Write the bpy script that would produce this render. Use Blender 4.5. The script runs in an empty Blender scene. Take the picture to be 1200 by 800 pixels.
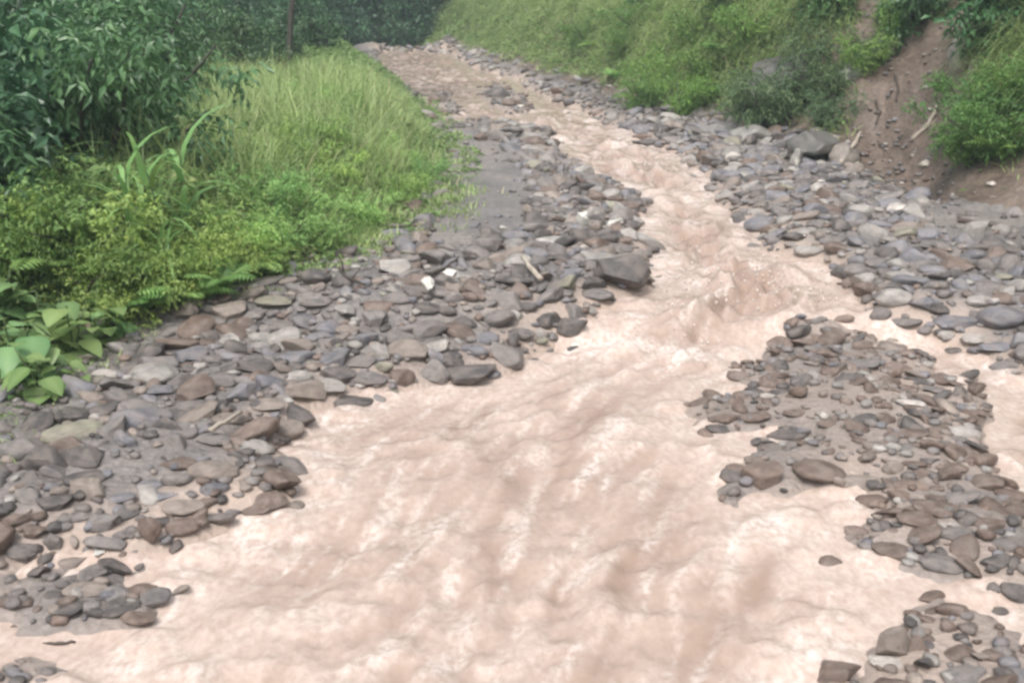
import bpy, math, random
import numpy as np
from mathutils import Vector, Matrix, Euler

R = math.radians
S = bpy.context.scene
COL = S.collection

# ------------------------------------------------------------------ camera, sky, sun, exposure
CAM_Z, PITCH, FPX = 2.4, 15.6, 1287.0            # FPX: focal length in pixels of a 1200 px wide frame
cam_d = bpy.data.cameras.new('camera')
cam_d.lens, cam_d.sensor_width, cam_d.clip_end, cam_d.clip_start = 36 * FPX / 1200, 36, 500, 0.05
cam = bpy.data.objects.new('camera', cam_d)
cam.location = (0, 0, CAM_Z)
cam.rotation_euler = (R(90 - PITCH), 0, 0)
COL.objects.link(cam)
S.camera = cam
cam_d.dof.use_dof = True                          # a phone video: nothing is quite sharp
cam_d.dof.focus_distance = 8.5
cam_d.dof.aperture_fstop = 7.0
S.cycles.filter_width = 2.8

SUN_EL, SUN_AZ = 58, 200                          # overcast: high, soft, from behind the camera's left shoulder
w = bpy.data.worlds.new('World')
S.world = w
w.use_nodes = True
nt = w.node_tree
sky = nt.nodes.new('ShaderNodeTexSky')
sky.sky_type = 'NISHITA'
sky.sun_disc = False
sky.sun_elevation, sky.sun_rotation = R(SUN_EL), R(SUN_AZ)
sky.air_density, sky.dust_density, sky.ozone_density = 1.0, 5.0, 1.0
hs = nt.nodes.new('ShaderNodeHueSaturation')      # cloud cover: nearly grey
hs.inputs['Saturation'].default_value = 0.22
nt.links.new(sky.outputs[0], hs.inputs['Color'])
nt.links.new(hs.outputs[0], nt.nodes['Background'].inputs[0])
nt.nodes['Background'].inputs[1].default_value = 0.15
sl = bpy.data.lights.new('sun', 'SUN')
sl.energy, sl.angle, sl.color = 1.3, R(14), (1, .95, .88)
sun = bpy.data.objects.new('sun', sl)
sun.rotation_euler = (R(90 - SUN_EL), 0, R(180 - SUN_AZ))
COL.objects.link(sun)
S.view_settings.view_transform = 'Standard'
S.view_settings.look = 'None'
S.view_settings.exposure = 0.8
S.view_settings.gamma = 1
S.cycles.volume_bounces = 0
S.cycles.max_bounces = 7
S.cycles.diffuse_bounces = 4
S.cycles.transmission_bounces = 3
S.cycles.transparent_max_bounces = 6

rng = np.random.default_rng(7)
random.seed(7)

# ------------------------------------------------------------------ numbers: noise, projection, polygons
_P = np.random.default_rng(3).permutation(512)
_P = np.concatenate([_P, _P, _P])
_G = np.stack([np.cos(np.arange(16) * np.pi / 8), np.sin(np.arange(16) * np.pi / 8)], 1)


def noise(x, y, seed=0):
    x, y = np.broadcast_arrays(np.asarray(x, float), np.asarray(y, float))
    xi, yi = np.floor(x).astype(int), np.floor(y).astype(int)
    xf, yf = x - xi, y - yi
    u, v = xf**3 * (xf * (xf * 6 - 15) + 10), yf**3 * (yf * (yf * 6 - 15) + 10)

    def g(i, j):
        h = _P[_P[(xi + i + seed * 37) & 511] + ((yi + j) & 511)] & 15
        return _G[h, 0] * (xf - i) + _G[h, 1] * (yf - j)
    a = g(0, 0) * (1 - u) + g(1, 0) * u
    b = g(0, 1) * (1 - u) + g(1, 1) * u
    return (a * (1 - v) + b * v) * 1.5


def fbm(x, y, seed=0, n=4):
    s, a = 0, 1.0
    for k in range(n):
        s = s + a * noise(x * 2**k, y * 2**k, seed + k * 5)
        a *= .5
    return s / 1.6


def sstep(a, b, x):
    t = np.clip((x - a) / (b - a), 0, 1)
    return t * t * (3 - 2 * t)


_ct, _st = math.cos(R(PITCH)), math.sin(R(PITCH))


def project(x, y, z):
    """Photo pixel (1200 x 800) of a point, and its depth."""
    zz = np.asarray(z) - CAM_Z
    d = np.asarray(y) * _ct - zz * _st
    up = np.asarray(y) * _st + zz * _ct
    return 600 + FPX * np.asarray(x) / d, 400 - FPX * up / d, d


def base(y):
    y = np.asarray(y, float)
    return np.where(y < 41, .04 * y, 1.64 - .02 * (y - 41)) + .15 * sstep(7.25, 7.75, y)


def march(px, py, fn):
    a, b = (px - 600) / FPX, (400 - py) / FPX
    dx, dy, dz = a, _ct + b * _st, -_st + b * _ct
    t = np.concatenate([np.arange(2, 20, .02), np.arange(20, 80, .1)])
    below = CAM_Z + dz * t < fn(dx * t, dy * t)
    k = int(np.argmax(below)) if below.any() else len(t) - 1
    return np.array([dx * t[k], dy * t[k], CAM_Z + dz * t[k]])


def at(px, py):
    return march(px, py, lambda x, y: base(y))


def poly(pts):
    return np.array([at(*p)[:2] for p in pts])


def sdf(P, x, y):
    """Signed distance to a polygon, positive inside."""
    d = np.full(np.shape(x), 1e9)
    inside = np.zeros(np.shape(x), bool)
    for (ax, ay), (bx, by) in zip(P, np.roll(P, -1, 0)):
        ex, ey = bx - ax, by - ay
        L = ex * ex + ey * ey + 1e-12
        t = np.clip(((x - ax) * ex + (y - ay) * ey) / L, 0, 1)
        d = np.minimum(d, (x - ax - t * ex)**2 + (y - ay - t * ey)**2)
        if by != ay:
            c = ((ay > y) != (by > y)) & (x < ex * (y - ay) / (by - ay) + ax)
            inside ^= c
    return np.where(inside, 1, -1) * np.sqrt(d)


L_WATER = [(440, 74), (470, 98), (500, 126), (542, 148), (600, 149), (640, 157), (652, 176), (668, 197), (705, 214), (742, 224),
           (757, 241), (745, 255), (752, 288), (762, 310), (757, 335), (735, 350), (690, 375), (640, 402), (600, 438), (540, 446),
           (450, 464), (400, 478), (358, 490), (346, 508), (328, 522), (345, 545), (352, 583), (330, 600), (300, 610), (240, 636),
           (180, 640), (130, 655), (70, 650), (0, 672), (-250, 720)]
R_WATER = [(528, 62), (562, 82), (604, 92), (650, 118), (700, 138), (760, 165), (800, 184), (835, 214), (852, 245), (880, 265),
           (905, 290), (925, 304), (985, 316), (1000, 345), (1020, 380), (1060, 390), (1110, 402), (1150, 425), (1200, 442), (1500, 520)]
P_LEFT = np.vstack([[[-5.5, 46]], poly(L_WATER), [[-12, 3.0], [-90, 2], [-90, 60], [-9, 60]]])
P_RIGHT = np.vstack([[[-4.0, 46]], poly(R_WATER), [[12, 2.0], [90, 2], [90, 60], [-6, 60]]])
ISLES = [
    (poly([(875, 405), (930, 392), (1010, 393), (1050, 412), (1090, 436), (1132, 466), (1152, 502), (1172, 560), (1205, 600), (1290, 640),
           (1290, 690), (1100, 690), (1060, 670), (985, 650), (975, 625), (1020, 600), (990, 585), (930, 580), (870, 572), (875, 550),
           (920, 530), (900, 508), (830, 506), (820, 480), (855, 455), (890, 430)]), .075),
    (poly([(1010, 790), (1050, 735), (1100, 728), (1180, 738), (1330, 750), (1330, 900), (1000, 900)]), .05),
    (poly([(-90, 700), (40, 668), (120, 664), (185, 690), (172, 728), (90, 728), (-90, 735)]), .035),
    (poly([(-60, 800), (40, 765), (95, 775), (90, 830), (-60, 830)]), .02),
    (poly([(562, 104), (590, 98), (622, 122), (616, 136), (575, 122)]), .01),
    (poly([(498, 112), (522, 110), (542, 136), (520, 140)]), .015),
]
_lc = np.array([at(*p)[:2] for p in [(440, 76), (480, 110), (505, 140), (530, 192), (522, 242), (460, 290), (400, 324), (260, 362), (150, 396), (70, 455), (0, 500)]])
_rc = np.array([at(*p)[:2] for p in [(528, 62), (600, 88), (700, 124), (850, 168), (940, 188), (1010, 214), (1050, 240), (1120, 262), (1200, 272)]])
EL_Y = np.concatenate([[-20, 2, 4], _lc[::-1, 1], [48, 60, 90]])
EL_X = np.concatenate([[-3.4, -3.2, -3.0], _lc[::-1, 0], [-9, -18, -40]])
ER_Y = np.concatenate([[-20, 4, 8], _rc[::-1, 1], [48, 60, 90]])
ER_X = np.concatenate([[6.2, 5.9, 5.5], _rc[::-1, 0], [-5, -13, -34]])
eL = lambda y: np.interp(y, EL_Y, EL_X)
eR = lambda y: np.interp(y, ER_Y, ER_X)
_cc = np.array([at(*p)[:2] for p in [(480, 80), (520, 100), (600, 125), (680, 170), (740, 195), (800, 240), (850, 290), (860, 340), (800, 400), (700, 470), (620, 560), (560, 660), (480, 800)]])
cX = lambda y: np.interp(y, _cc[::-1, 1], _cc[::-1, 0])


def land(x, y):
    """(signed distance into land, height of that land)"""
    sl_, sr_ = sdf(P_LEFT, x, y), sdf(P_RIGHT, x, y)
    s = np.maximum(sl_, sr_)
    cap = np.full(np.shape(x), .15)
    for P, c in ISLES:
        si = sdf(P, x, y)
        cap = np.where(si > s, c, cap)
        s = np.maximum(s, si)
    s = s + (.16 * fbm(x * 1.6, y * 1.6, 71, 3) + .05 * noise(x * 7, y * 7, 75)) * np.where(cap < .1, 2.1, 1)
    return s, cap


GUL = [(1085, 75), (1075, 120), (1060, 165), (1050, 205), (1058, 245)]


def hill_rise(v, y):
    h = np.interp(v, [0, .4, .9, 1.8, 3.5, 8, 15, 60], [0, .08, .35, 1.45, 2.9, 5.6, 9, 22])
    return h


def gully(x, y):
    v = x - eR(y)
    along = x / (.963 * y + .35)                       # the scar climbs the bank obliquely
    c = .350 + .034 * sstep(0, 4, v) + .008 * np.sin(v * 2.1)
    return np.exp(-(((along - c) / .043)**4)) * sstep(-.1, .5, v) * (1 - sstep(3.0, 4.2, v))


def H(x, y, fine=True):
    x, y = np.asarray(x, float), np.asarray(y, float)
    s, cap = land(x, y)
    u, v = eL(y) - x, x - eR(y)
    z = base(y) + np.where(s > 0, cap * (1 - np.exp(-np.maximum(s, 0) / .22)), -.22 * (1 - np.exp(np.minimum(s, 0) / .25)))
    rough = np.where(cap < .1, .05, .03) * fbm(x * 1.7, y * 1.7, 2) + (.018 * fbm(x * 6, y * 6, 9, 3) if fine else 0)
    z = z + rough * sstep(-.1, .3, s)
    lf = .40 * sstep(0, 1.6, u) + .13 * np.maximum(u - 3.5, 0) + .12 * fbm(x * .8, y * .8, 4) * sstep(.2, 1.5, u)
    z = z + np.where(u > 0, lf, 0)
    rn = (.28 * fbm(x * .7, y * .7, 6) + .10 * fbm(x * 2.4, y * 2.4, 8)) * sstep(.3, 1.6, v)
    gl = gully(x, y)
    rn = rn - gl * (.16 * np.abs(noise(x / (.963 * y + .35) * 42, v * .5, 15)) + .07 * noise(x * 4, y * 4, 17))
    z = z + np.where(v > 0, hill_rise(np.maximum(v, 0), y) + rn - .42 * gl, 0)
    z = z + .42 * np.exp(-((y - 42.2) / 1.0)**2) * sstep(-6.2, -4.8, x) * (1 - sstep(-2.6, -1.2, x)) * (.85 + .25 * fbm(x * .8, 1.7, 91, 3))
    z = z + np.minimum(.22 * np.maximum(y - 47, 0), 9)
    return z


def hit(px, py):
    return march(px, py, lambda x, y: H(x, y, False))


# ------------------------------------------------------------------ materials
def mat(name):
    m = bpy.data.materials.new(name)
    m.use_nodes = True
    n = m.node_tree.nodes
    return m, n, m.node_tree.links, n['Principled BSDF']


def tex(n, l, kind, scale, detail=4, coord=None, rough=.6):
    t = n.new(kind)
    t.inputs['Scale'].default_value = scale
    if 'Detail' in t.inputs:
        t.inputs['Detail'].default_value = detail
        t.inputs['Roughness'].default_value = rough
    if coord is not None:
        l.new(coord, t.inputs['Vector'])
    return t


def ramp(n, l, src, stops):
    r = n.new('ShaderNodeValToRGB')
    e = r.color_ramp.elements
    while len(e) < len(stops):
        e.new(.5)
    for k, (p, c) in enumerate(stops):
        e[k].position = p
        e[k].color = (*c, 1) if len(c) == 3 else c
    l.new(src, r.inputs[0])
    return r.outputs[0]


def mix(n, l, fac, a, b, mode='MIX'):
    x = n.new('ShaderNodeMix')
    x.data_type = 'RGBA'
    x.blend_type = mode
    for sock, val in ((x.inputs[0], fac), (x.inputs[6], a), (x.inputs[7], b)):
        if hasattr(val, 'links'):
            l.new(val, sock)
        elif isinstance(val, (int, float)):
            sock.default_value = val
        else:
            sock.default_value = (*val, 1)
    return x.outputs[2]


def bump(n, l, height, strength, dist, bsdf):
    b = n.new('ShaderNodeBump')
    b.inputs['Strength'].default_value = strength
    b.inputs['Distance'].default_value = dist
    l.new(height, b.inputs['Height'])
    l.new(b.outputs[0], bsdf.inputs['Normal'])


def stone_material(name, by_object, film=.42):
    m, n, l, b = mat(name)
    geo = n.new('ShaderNodeTexCoord')
    co = geo.outputs['Object']
    if by_object:
        oi = n.new('ShaderNodeObjectInfo')
        col = oi.outputs['Color']
        add = n.new('ShaderNodeVectorMath')
        sc = n.new('ShaderNodeVectorMath'); sc.operation = 'SCALE'
        sc.inputs[0].default_value = (31, 17, 53)
        l.new(oi.outputs['Random'], sc.inputs['Scale'])
        l.new(co, add.inputs[0]); l.new(sc.outputs[0], add.inputs[1])
        co = add.outputs[0]
        k = 1.0
    else:
        at_ = n.new('ShaderNodeAttribute'); at_.attribute_name = 'col'
        col = at_.outputs['Color']
        k = 6.0
    big = tex(n, l, 'ShaderNodeTexNoise', 2.0 * k, 5, co)
    fine = tex(n, l, 'ShaderNodeTexNoise', 14 * k, 6, co, .7)
    c = mix(n, l, 1.0, col, ramp(n, l, big.outputs[0], [(.3, (.62, .61, .62)), (.7, (1.35, 1.32, 1.28))]), 'MULTIPLY')
    c = mix(n, l, 1.0, c, ramp(n, l, fine.outputs[0], [(.3, (.75, .75, .75)), (.7, (1.25, 1.25, 1.25))]), 'MULTIPLY')
    silt = tex(n, l, 'ShaderNodeTexNoise', 1.6 * k, 4, co)   # dried and wet silt left in patches by the flood
    c = mix(n, l, ramp(n, l, silt.outputs[0], [(.42, (0, 0, 0)), (.64, (film, film, film))]), c, (.27, .222, .198))
    l.new(c, b.inputs['Base Color'])
    l.new(ramp(n, l, big.outputs[0], [(.3, (.25, .25, .25)), (.7, (.6, .6, .6))]), b.inputs['Roughness'])
    bump(n, l, fine.outputs[0], .5, .02, b)
    return m


M_STONE, M_RUBBLE, M_ROCK = stone_material('river_stone', True), stone_material('rubble_stone', False), stone_material('bank_rock', True, .12)


def ground_material(name, c0, c1, c2, stony, silt=None):
    m, n, l, b = mat(name)
    co = n.new('ShaderNodeTexCoord').outputs['Object']
    a = tex(n, l, 'ShaderNodeTexNoise', 1.3, 6, co)
    f = tex(n, l, 'ShaderNodeTexNoise', 22, 6, co, .7)
    v = tex(n, l, 'ShaderNodeTexVoronoi', stony, 0, co)
    c = ramp(n, l, a.outputs[0], [(.3, c0), (.5, c1), (.7, c2)])
    c = mix(n, l, 1.0, c, ramp(n, l, f.outputs[0], [(.3, (.7, .7, .7)), (.7, (1.3, 1.3, 1.3))]), 'MULTIPLY')
    g = n.new('ShaderNodeSeparateColor')
    l.new(v.outputs['Color'], g.inputs[0])
    c = mix(n, l, .4, c, mix(n, l, 1.0, c, ramp(n, l, g.outputs[0], [(0, (.5, .5, .5)), (1, (1.3, 1.3, 1.3))]), 'MULTIPLY'))
    if silt:                                          # fresh flood silt, where the water left it
        sa = n.new('ShaderNodeAttribute'); sa.attribute_name = 'silt'
        c = mix(n, l, sa.outputs['Fac'], c, mix(n, l, 1.0, silt, ramp(n, l, a.outputs[0], [(.3, (.85, .85, .85)), (.7, (1.1, 1.1, 1.1))]), 'MULTIPLY'))
    l.new(c, b.inputs['Base Color'])
    l.new(ramp(n, l, a.outputs[0], [(.35, (.38, .38, .38)), (.65, (.75, .75, .75))]), b.inputs['Roughness'])
    h = mix(n, l, .5, f.outputs[0], v.outputs['Distance'])
    bump(n, l, h, .7, .03, b)
    return m


M_BED = ground_material('silty_gravel', (.125, .115, .112), (.17, .154, .148), (.22, .193, .177), 28, (.40, .315, .265))
M_VERGE = ground_material('verge_soil', (.05, .055, .028), (.075, .075, .04), (.13, .115, .075), 40)
M_HILL = ground_material('bank_soil', (.085, .063, .050), (.128, .096, .077), (.175, .134, .110), 16)


def water_material():
    m, n, l, b = mat('muddy_flood_water')
    co = n.new('ShaderNodeTexCoord').outputs['Object']
    mp = n.new('ShaderNodeMapping')
    mp.inputs['Scale'].default_value = (1.0, .7, 1.0)
    l.new(co, mp.inputs[0])
    a = tex(n, l, 'ShaderNodeTexNoise', 1.1, 6, mp.outputs[0])
    f = tex(n, l, 'ShaderNodeTexNoise', 9, 7, mp.outputs[0], .65)
    ff = tex(n, l, 'ShaderNodeTexNoise', 30, 5, mp.outputs[0], .6)
    at_ = n.new('ShaderNodeAttribute'); at_.attribute_name = 'foam'
    c = ramp(n, l, a.outputs[0], [(.3, (.38, .295, .25)), (.7, (.48, .385, .335))])
    c = mix(n, l, .5, c, mix(n, l, 1.0, c, ramp(n, l, ff.outputs[0], [(.3, (.7, .68, .66)), (.7, (1.25, 1.26, 1.27))]), 'MULTIPLY'))
    md = n.new('ShaderNodeAttribute'); md.attribute_name = 'brown_tone'      # browner in wave troughs and streaks, with more sediment upstream
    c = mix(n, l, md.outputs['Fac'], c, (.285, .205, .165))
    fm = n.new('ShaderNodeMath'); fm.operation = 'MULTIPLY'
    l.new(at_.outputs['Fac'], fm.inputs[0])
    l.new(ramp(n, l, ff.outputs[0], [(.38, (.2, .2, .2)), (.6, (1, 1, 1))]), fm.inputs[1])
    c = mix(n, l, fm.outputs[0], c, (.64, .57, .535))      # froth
    l.new(c, b.inputs['Base Color'])
    b.inputs['Roughness'].default_value = .09
    b.inputs['IOR'].default_value = 1.33
    f.inputs['Scale'].default_value = 8
    h = mix(n, l, .35, f.outputs[0], ff.outputs[0])
    bump(n, l, h, .3, .04, b)
    return m


M_WATER = water_material()


def leaf_material(name, lo, hi, trans=.3, rough=.5, dry=None):
    m, n, l, b = mat(name)
    at_ = n.new('ShaderNodeAttribute'); at_.attribute_name = 'rnd'
    oi = n.new('ShaderNodeObjectInfo')
    c = ramp(n, l, at_.outputs['Fac'], [(0, lo), (.94, hi), (1, dry or hi)])
    c = mix(n, l, 1.0, c, oi.outputs['Color'], 'MULTIPLY')
    l.new(c, b.inputs['Base Color'])
    b.inputs['Roughness'].default_value = rough
    tr = n.new('ShaderNodeBsdfTranslucent')
    l.new(c, tr.inputs[0])
    ms = n.new('ShaderNodeMixShader')
    ms.inputs[0].default_value = trans
    l.new(b.outputs[0], ms.inputs[1]); l.new(tr.outputs[0], ms.inputs[2])
    l.new(ms.outputs[0], n['Material Output'].inputs[0])
    return m


M_GRASS = leaf_material('grass_blade', (.12, .20, .055), (.42, .53, .23), .42, .5, (.50, .46, .28))
M_COVER = leaf_material('weed_leaf', (.085, .175, .05), (.29, .41, .15), .42, .5, (.36, .33, .15))
M_LEAF = leaf_material('shrub_leaf', (.027, .074, .034), (.095, .185, .082), .28, .38)
M_BROAD = leaf_material('broad_leaf', (.085, .185, .06), (.235, .36, .15), .35, .38)


def bark_material(name, c0, c1):
    m, n, l, b = mat(name)
    co = n.new('ShaderNodeTexCoord').outputs['Object']
    t = tex(n, l, 'ShaderNodeTexNoise', 12, 6, co)
    l.new(ramp(n, l, t.outputs[0], [(.3, c0), (.7, c1)]), b.inputs['Base Color'])
    b.inputs['Roughness'].default_value = .8
    bump(n, l, t.outputs[0], .6, .01, b)
    return m


M_BARK = bark_material('bark', (.022, .019, .015), (.055, .046, .036))
M_STEM = bark_material('green_stem', (.05, .08, .03), (.09, .12, .05))
M_DEAD = bark_material('bleached_wood', (.26, .22, .18), (.44, .39, .33))
M_DARKWOOD = bark_material('wet_wood', (.03, .025, .02), (.08, .06, .05))


def plain(name, c, rough):
    m, n, l, b = mat(name)
    co = n.new('ShaderNodeTexCoord').outputs['Object']
    t = tex(n, l, 'ShaderNodeTexNoise', 9, 5, co)
    l.new(mix(n, l, 1.0, c, ramp(n, l, t.outputs[0], [(.35, (.82, .8, .77)), (.65, (1.05, 1.05, 1.05))]), 'MULTIPLY'), b.inputs['Base Color'])
    b.inputs['Roughness'].default_value = rough
    return m


M_PLASTIC = plain('white_plastic', (.58, .57, .54), .5)

# ------------------------------------------------------------------ mesh helpers


def mesh(name, V, F, m, smooth=True, attrs=None):
    """F: (n, 3) or (n, 4) array, or a list of such arrays."""
    V = np.asarray(V, np.float32)
    Fs = F if isinstance(F, list) else [F]
    Fs = [np.asarray(f, np.int32) for f in Fs if len(f)]
    me = bpy.data.meshes.new(name)
    me.vertices.add(len(V))
    me.vertices.foreach_set('co', V.ravel())
    tot = np.concatenate([np.full(len(f), f.shape[1], np.int32) for f in Fs])
    idx = np.concatenate([f.ravel() for f in Fs])
    me.loops.add(len(idx))
    me.loops.foreach_set('vertex_index', idx)
    me.polygons.add(len(tot))
    st = np.concatenate([[0], np.cumsum(tot)[:-1]]).astype(np.int32)
    me.polygons.foreach_set('loop_start', st)
    me.polygons.foreach_set('loop_total', tot)
    me.polygons.foreach_set('use_smooth', np.full(len(tot), smooth, bool))
    for k, a in (attrs or {}).items():
        a = np.asarray(a, np.float32)
        if a.ndim == 1:
            me.attributes.new(k, 'FLOAT', 'POINT').data.foreach_set('value', a)
        else:
            me.attributes.new(k, 'FLOAT_COLOR', 'POINT').data.foreach_set('color', np.hstack([a, np.ones((len(a), 1), np.float32)]).astype(np.float32).ravel())
    me.update(calc_edges=True)
    me.validate()
    me.materials.append(m)
    return me


def link(name, me, parent=None, loc=(0, 0, 0), rot=(0, 0, 0), scale=(1, 1, 1)):
    o = bpy.data.objects.new(name, me)
    COL.objects.link(o)
    o.parent = parent
    o.location, o.rotation_euler, o.scale = loc, rot, scale
    return o


def tag(o, label=None, cat=None, group=None, kind=None):
    for k, v in (('label', label), ('category', cat), ('group', group), ('kind', kind)):
        if v:
            o[k] = v
    return o


def copy_tree(o, parent=None):
    c = o.copy()
    COL.objects.link(c)
    c.parent = parent
    for ch in KIDS.get(o.name, []):
        copy_tree(ch, c)
    return c


KIDS = {}


def part(name, me, parent, **kw):
    o = link(name, me, parent, **kw)
    KIDS.setdefault(parent.name, []).append(o)
    return o


def tube(path, radii, sides=6):
    path, radii = np.asarray(path, float), np.asarray(radii, float)
    n = len(path)
    t = np.gradient(path, axis=0)
    t /= np.linalg.norm(t, axis=1, keepdims=True) + 1e-9
    ref = np.array([0, 0, 1.0]) if abs(t[0, 2]) < .9 else np.array([1.0, 0, 0])
    a = np.cross(t, ref); a /= np.linalg.norm(a, axis=1, keepdims=True) + 1e-9
    b = np.cross(t, a)
    ang = np.arange(sides) * 2 * np.pi / sides
    V = (path[:, None] + radii[:, None, None] * (np.cos(ang)[None, :, None] * a[:, None] + np.sin(ang)[None, :, None] * b[:, None])).reshape(-1, 3)
    F = []
    for i in range(n - 1):
        for j in range(sides):
            k = (j + 1) % sides
            F.append((i * sides + j, i * sides + k, (i + 1) * sides + k, (i + 1) * sides + j))
    V = np.vstack([V, path[:1], path[-1:]])
    T = [(n * sides, (j + 1) % sides, j) for j in range(sides)] + [(n * sides + 1, (n - 1) * sides + j, (n - 1) * sides + (j + 1) % sides) for j in range(sides)]
    return V, np.array(F), np.array(T)


def merge(parts):
    """Merge (V, quads, tris) tuples."""
    V, Q, T, o = [], [], [], 0
    for v, q, t in parts:
        V.append(v)
        if len(q): Q.append(np.asarray(q) + o)
        if len(t): T.append(np.asarray(t) + o)
        o += len(v)
    return np.vstack(V), [np.vstack(x) for x in (Q, T) if x]


def blades(P, az, lean, Hh, W, curl, seg=3):
    """Grass blades: arching ribbons. Returns V, quads, tris, and the blade index per vertex."""
    n = len(P)
    d = np.stack([np.cos(az), np.sin(az), np.zeros(n)], 1)
    side = np.stack([-np.sin(az), np.cos(az), np.zeros(n)], 1)
    V = np.zeros((n, 2 * seg + 1, 3))
    for k in range(seg + 1):
        t = k / seg
        th = lean + curl * t
        c = P + d * (Hh * t * np.sin(th * .8))[:, None] + np.array([0, 0, 1.0]) * (Hh * t * np.cos(th * .8))[:, None]
        wd = (W * (1 - t**1.6) * .5)[:, None]
        if k < seg:
            V[:, 2 * k], V[:, 2 * k + 1] = c - side * wd, c + side * wd
        else:
            V[:, 2 * seg] = c
    q = np.array([[2 * k, 2 * k + 1, 2 * k + 3, 2 * k + 2] for k in range(seg - 1)])
    t_ = np.array([[2 * seg - 2, 2 * seg - 1, 2 * seg]])
    off = (np.arange(n) * (2 * seg + 1))[:, None, None]
    return V.reshape(-1, 3), (off + q).reshape(-1, 4), (off + t_).reshape(-1, 3), np.repeat(np.arange(n), 2 * seg + 1)


def leaf_cards(P, D, N, L, W, fold=.25):
    """Folded pointed leaves. P base, D direction, N up side."""
    n = len(P)
    D = D / (np.linalg.norm(D, axis=1, keepdims=True) + 1e-9)
    Sd = np.cross(D, N); Sd /= np.linalg.norm(Sd, axis=1, keepdims=True) + 1e-9
    U = np.cross(Sd, D)
    L, W = L[:, None], W[:, None]
    V = np.zeros((n, 6, 3))
    V[:, 0] = P
    V[:, 1] = P + D * L * .42 - Sd * W * .5 + U * W * fold
    V[:, 2] = P + D * L * .45 - U * L * .02
    V[:, 3] = P + D * L * .42 + Sd * W * .5 + U * W * fold
    V[:, 4] = P + D * L - U * L * .18
    V[:, 5] = P + D * L * .75 - U * L * .08
    q = np.array([[0, 1, 2, 2], [0, 2, 3, 3]])
    tr = np.array([[0, 2, 1], [0, 3, 2], [1, 2, 4], [2, 3, 4]])
    off = (np.arange(n) * 6)[:, None, None]
    return V.reshape(-1, 3), (off + tr).reshape(-1, 3), np.repeat(np.arange(n), 6)


def unit(v):
    return v / (np.linalg.norm(v, axis=-1, keepdims=True) + 1e-9)


# ------------------------------------------------------------------ the ground: one sheet in three zones
xs = np.concatenate([-6 - np.cumsum(np.geomspace(.15, 9, 22))[::-1], np.arange(-6, 8.01, .055), 8 + np.cumsum(np.geomspace(.12, 9, 24))])
dy_, ys = 2.2, [2.2]
while ys[-1] < 48:
    ys.append(ys[-1] + .03 + .0065 * ys[-1])
ys = np.concatenate([[-25, -14, -7, -3, -1, 0, .8, 1.5], ys, ys[-1] + np.cumsum(np.geomspace(.5, 9, 20))])
X, Y = np.meshgrid(xs, ys)
Z = H(X, Y)
nx, ny = len(xs), len(ys)
_s, _c = land(X, Y)
SILT = np.clip(np.where(_c < .1, .5, 1 - _s / .5) + .5 * fbm(X * 1.3, Y * 1.3, 77, 3) - .1, 0, 1).ravel()
V = np.stack([X, Y, Z], -1).reshape(-1, 3)
I = np.arange(nx * ny).reshape(ny, nx)
Q = np.stack([I[:-1, :-1], I[:-1, 1:], I[1:, 1:], I[1:, :-1]], -1).reshape(-1, 4)
cx, cy = V[Q].mean(1)[:, 0], V[Q].mean(1)[:, 1]
zl, zr = cx < eL(cy), cx > eR(cy) + .25


def submesh(name, m, mask):
    q = Q[mask]
    u, inv = np.unique(q, return_inverse=True)
    o = link(name, mesh(name, V[u], inv.reshape(-1, 4), m, attrs={'silt': SILT[u]}))
    o['kind'] = 'structure'
    return o


submesh('road_bed', M_BED, ~zl & ~zr)
submesh('verge', M_VERGE, zl)
submesh('hillside', M_HILL, zr)

# ------------------------------------------------------------------ stones
import bmesh


def ico(sub):
    bm = bmesh.new()
    bmesh.ops.create_icosphere(bm, subdivisions=sub, radius=1)
    v = np.array([p.co[:] for p in bm.verts])
    f = np.array([[p.index for p in q.verts] for q in bm.faces])
    bm.free()
    return v, f


ICO = {k: ico(k) for k in (2, 3, 4)}


def stone_shape(seed, sub, cuts, depth0, chips=.03):
    r = np.random.default_rng(seed)
    v, f = ICO[sub]
    v = v.copy()
    for _ in range(cuts):
        nrm = unit(r.normal(size=3))
        d = r.uniform(depth0, .95)
        ex = v @ nrm - d
        v = v - np.outer(np.maximum(ex, 0) * .93, nrm)
    k = unit(r.normal(size=(5, 3))) * r.uniform(2, 5, (5, 1))
    ph = r.uniform(0, 6, 5)
    v = v * (1 + .035 * np.sin(v @ k.T + ph).sum(1, keepdims=True) / 2)
    if sub > 2:                                       # chips and pits
        k2 = unit(r.normal(size=(8, 3))) * r.uniform(6, 13, (8, 1))
        v = v * (1 + chips * np.sin(v @ k2.T + r.uniform(0, 6, 8)).sum(1, keepdims=True) / 3)
    v -= (v.max(0) + v.min(0)) / 2
    v /= (v.max(0) - v.min(0)) / 2
    return v, f


# unit stones (-1..1 on each axis); shape words go with them
PROTO = {'angular': [], 'rounded': []}
for k in range(9):
    v, f = stone_shape(100 + k, 4, 15, .34)
    PROTO['angular'].append(mesh('stone', v, f, M_STONE))
for k in range(8):
    v, f = stone_shape(200 + k, 4, 5, .68)
    PROTO['rounded'].append(mesh('stone', v, f, M_STONE))

COLS = {'grey': (0.150, 0.139, 0.136), 'dark grey': (0.073, 0.067, 0.066), 'bluish grey': (0.150, 0.150, 0.168), 'brown': (.130, .095, .078),
        'pale grey': (0.284, 0.271, 0.258), 'tan': (0.211, 0.179, 0.157), 'off-white': (0.430, 0.404, 0.378), 'olive grey': (0.215, 0.211, 0.163)}

stones = []      # dicts: x y z (base), lx ly lz half sizes, rot, col, shape, label


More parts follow.
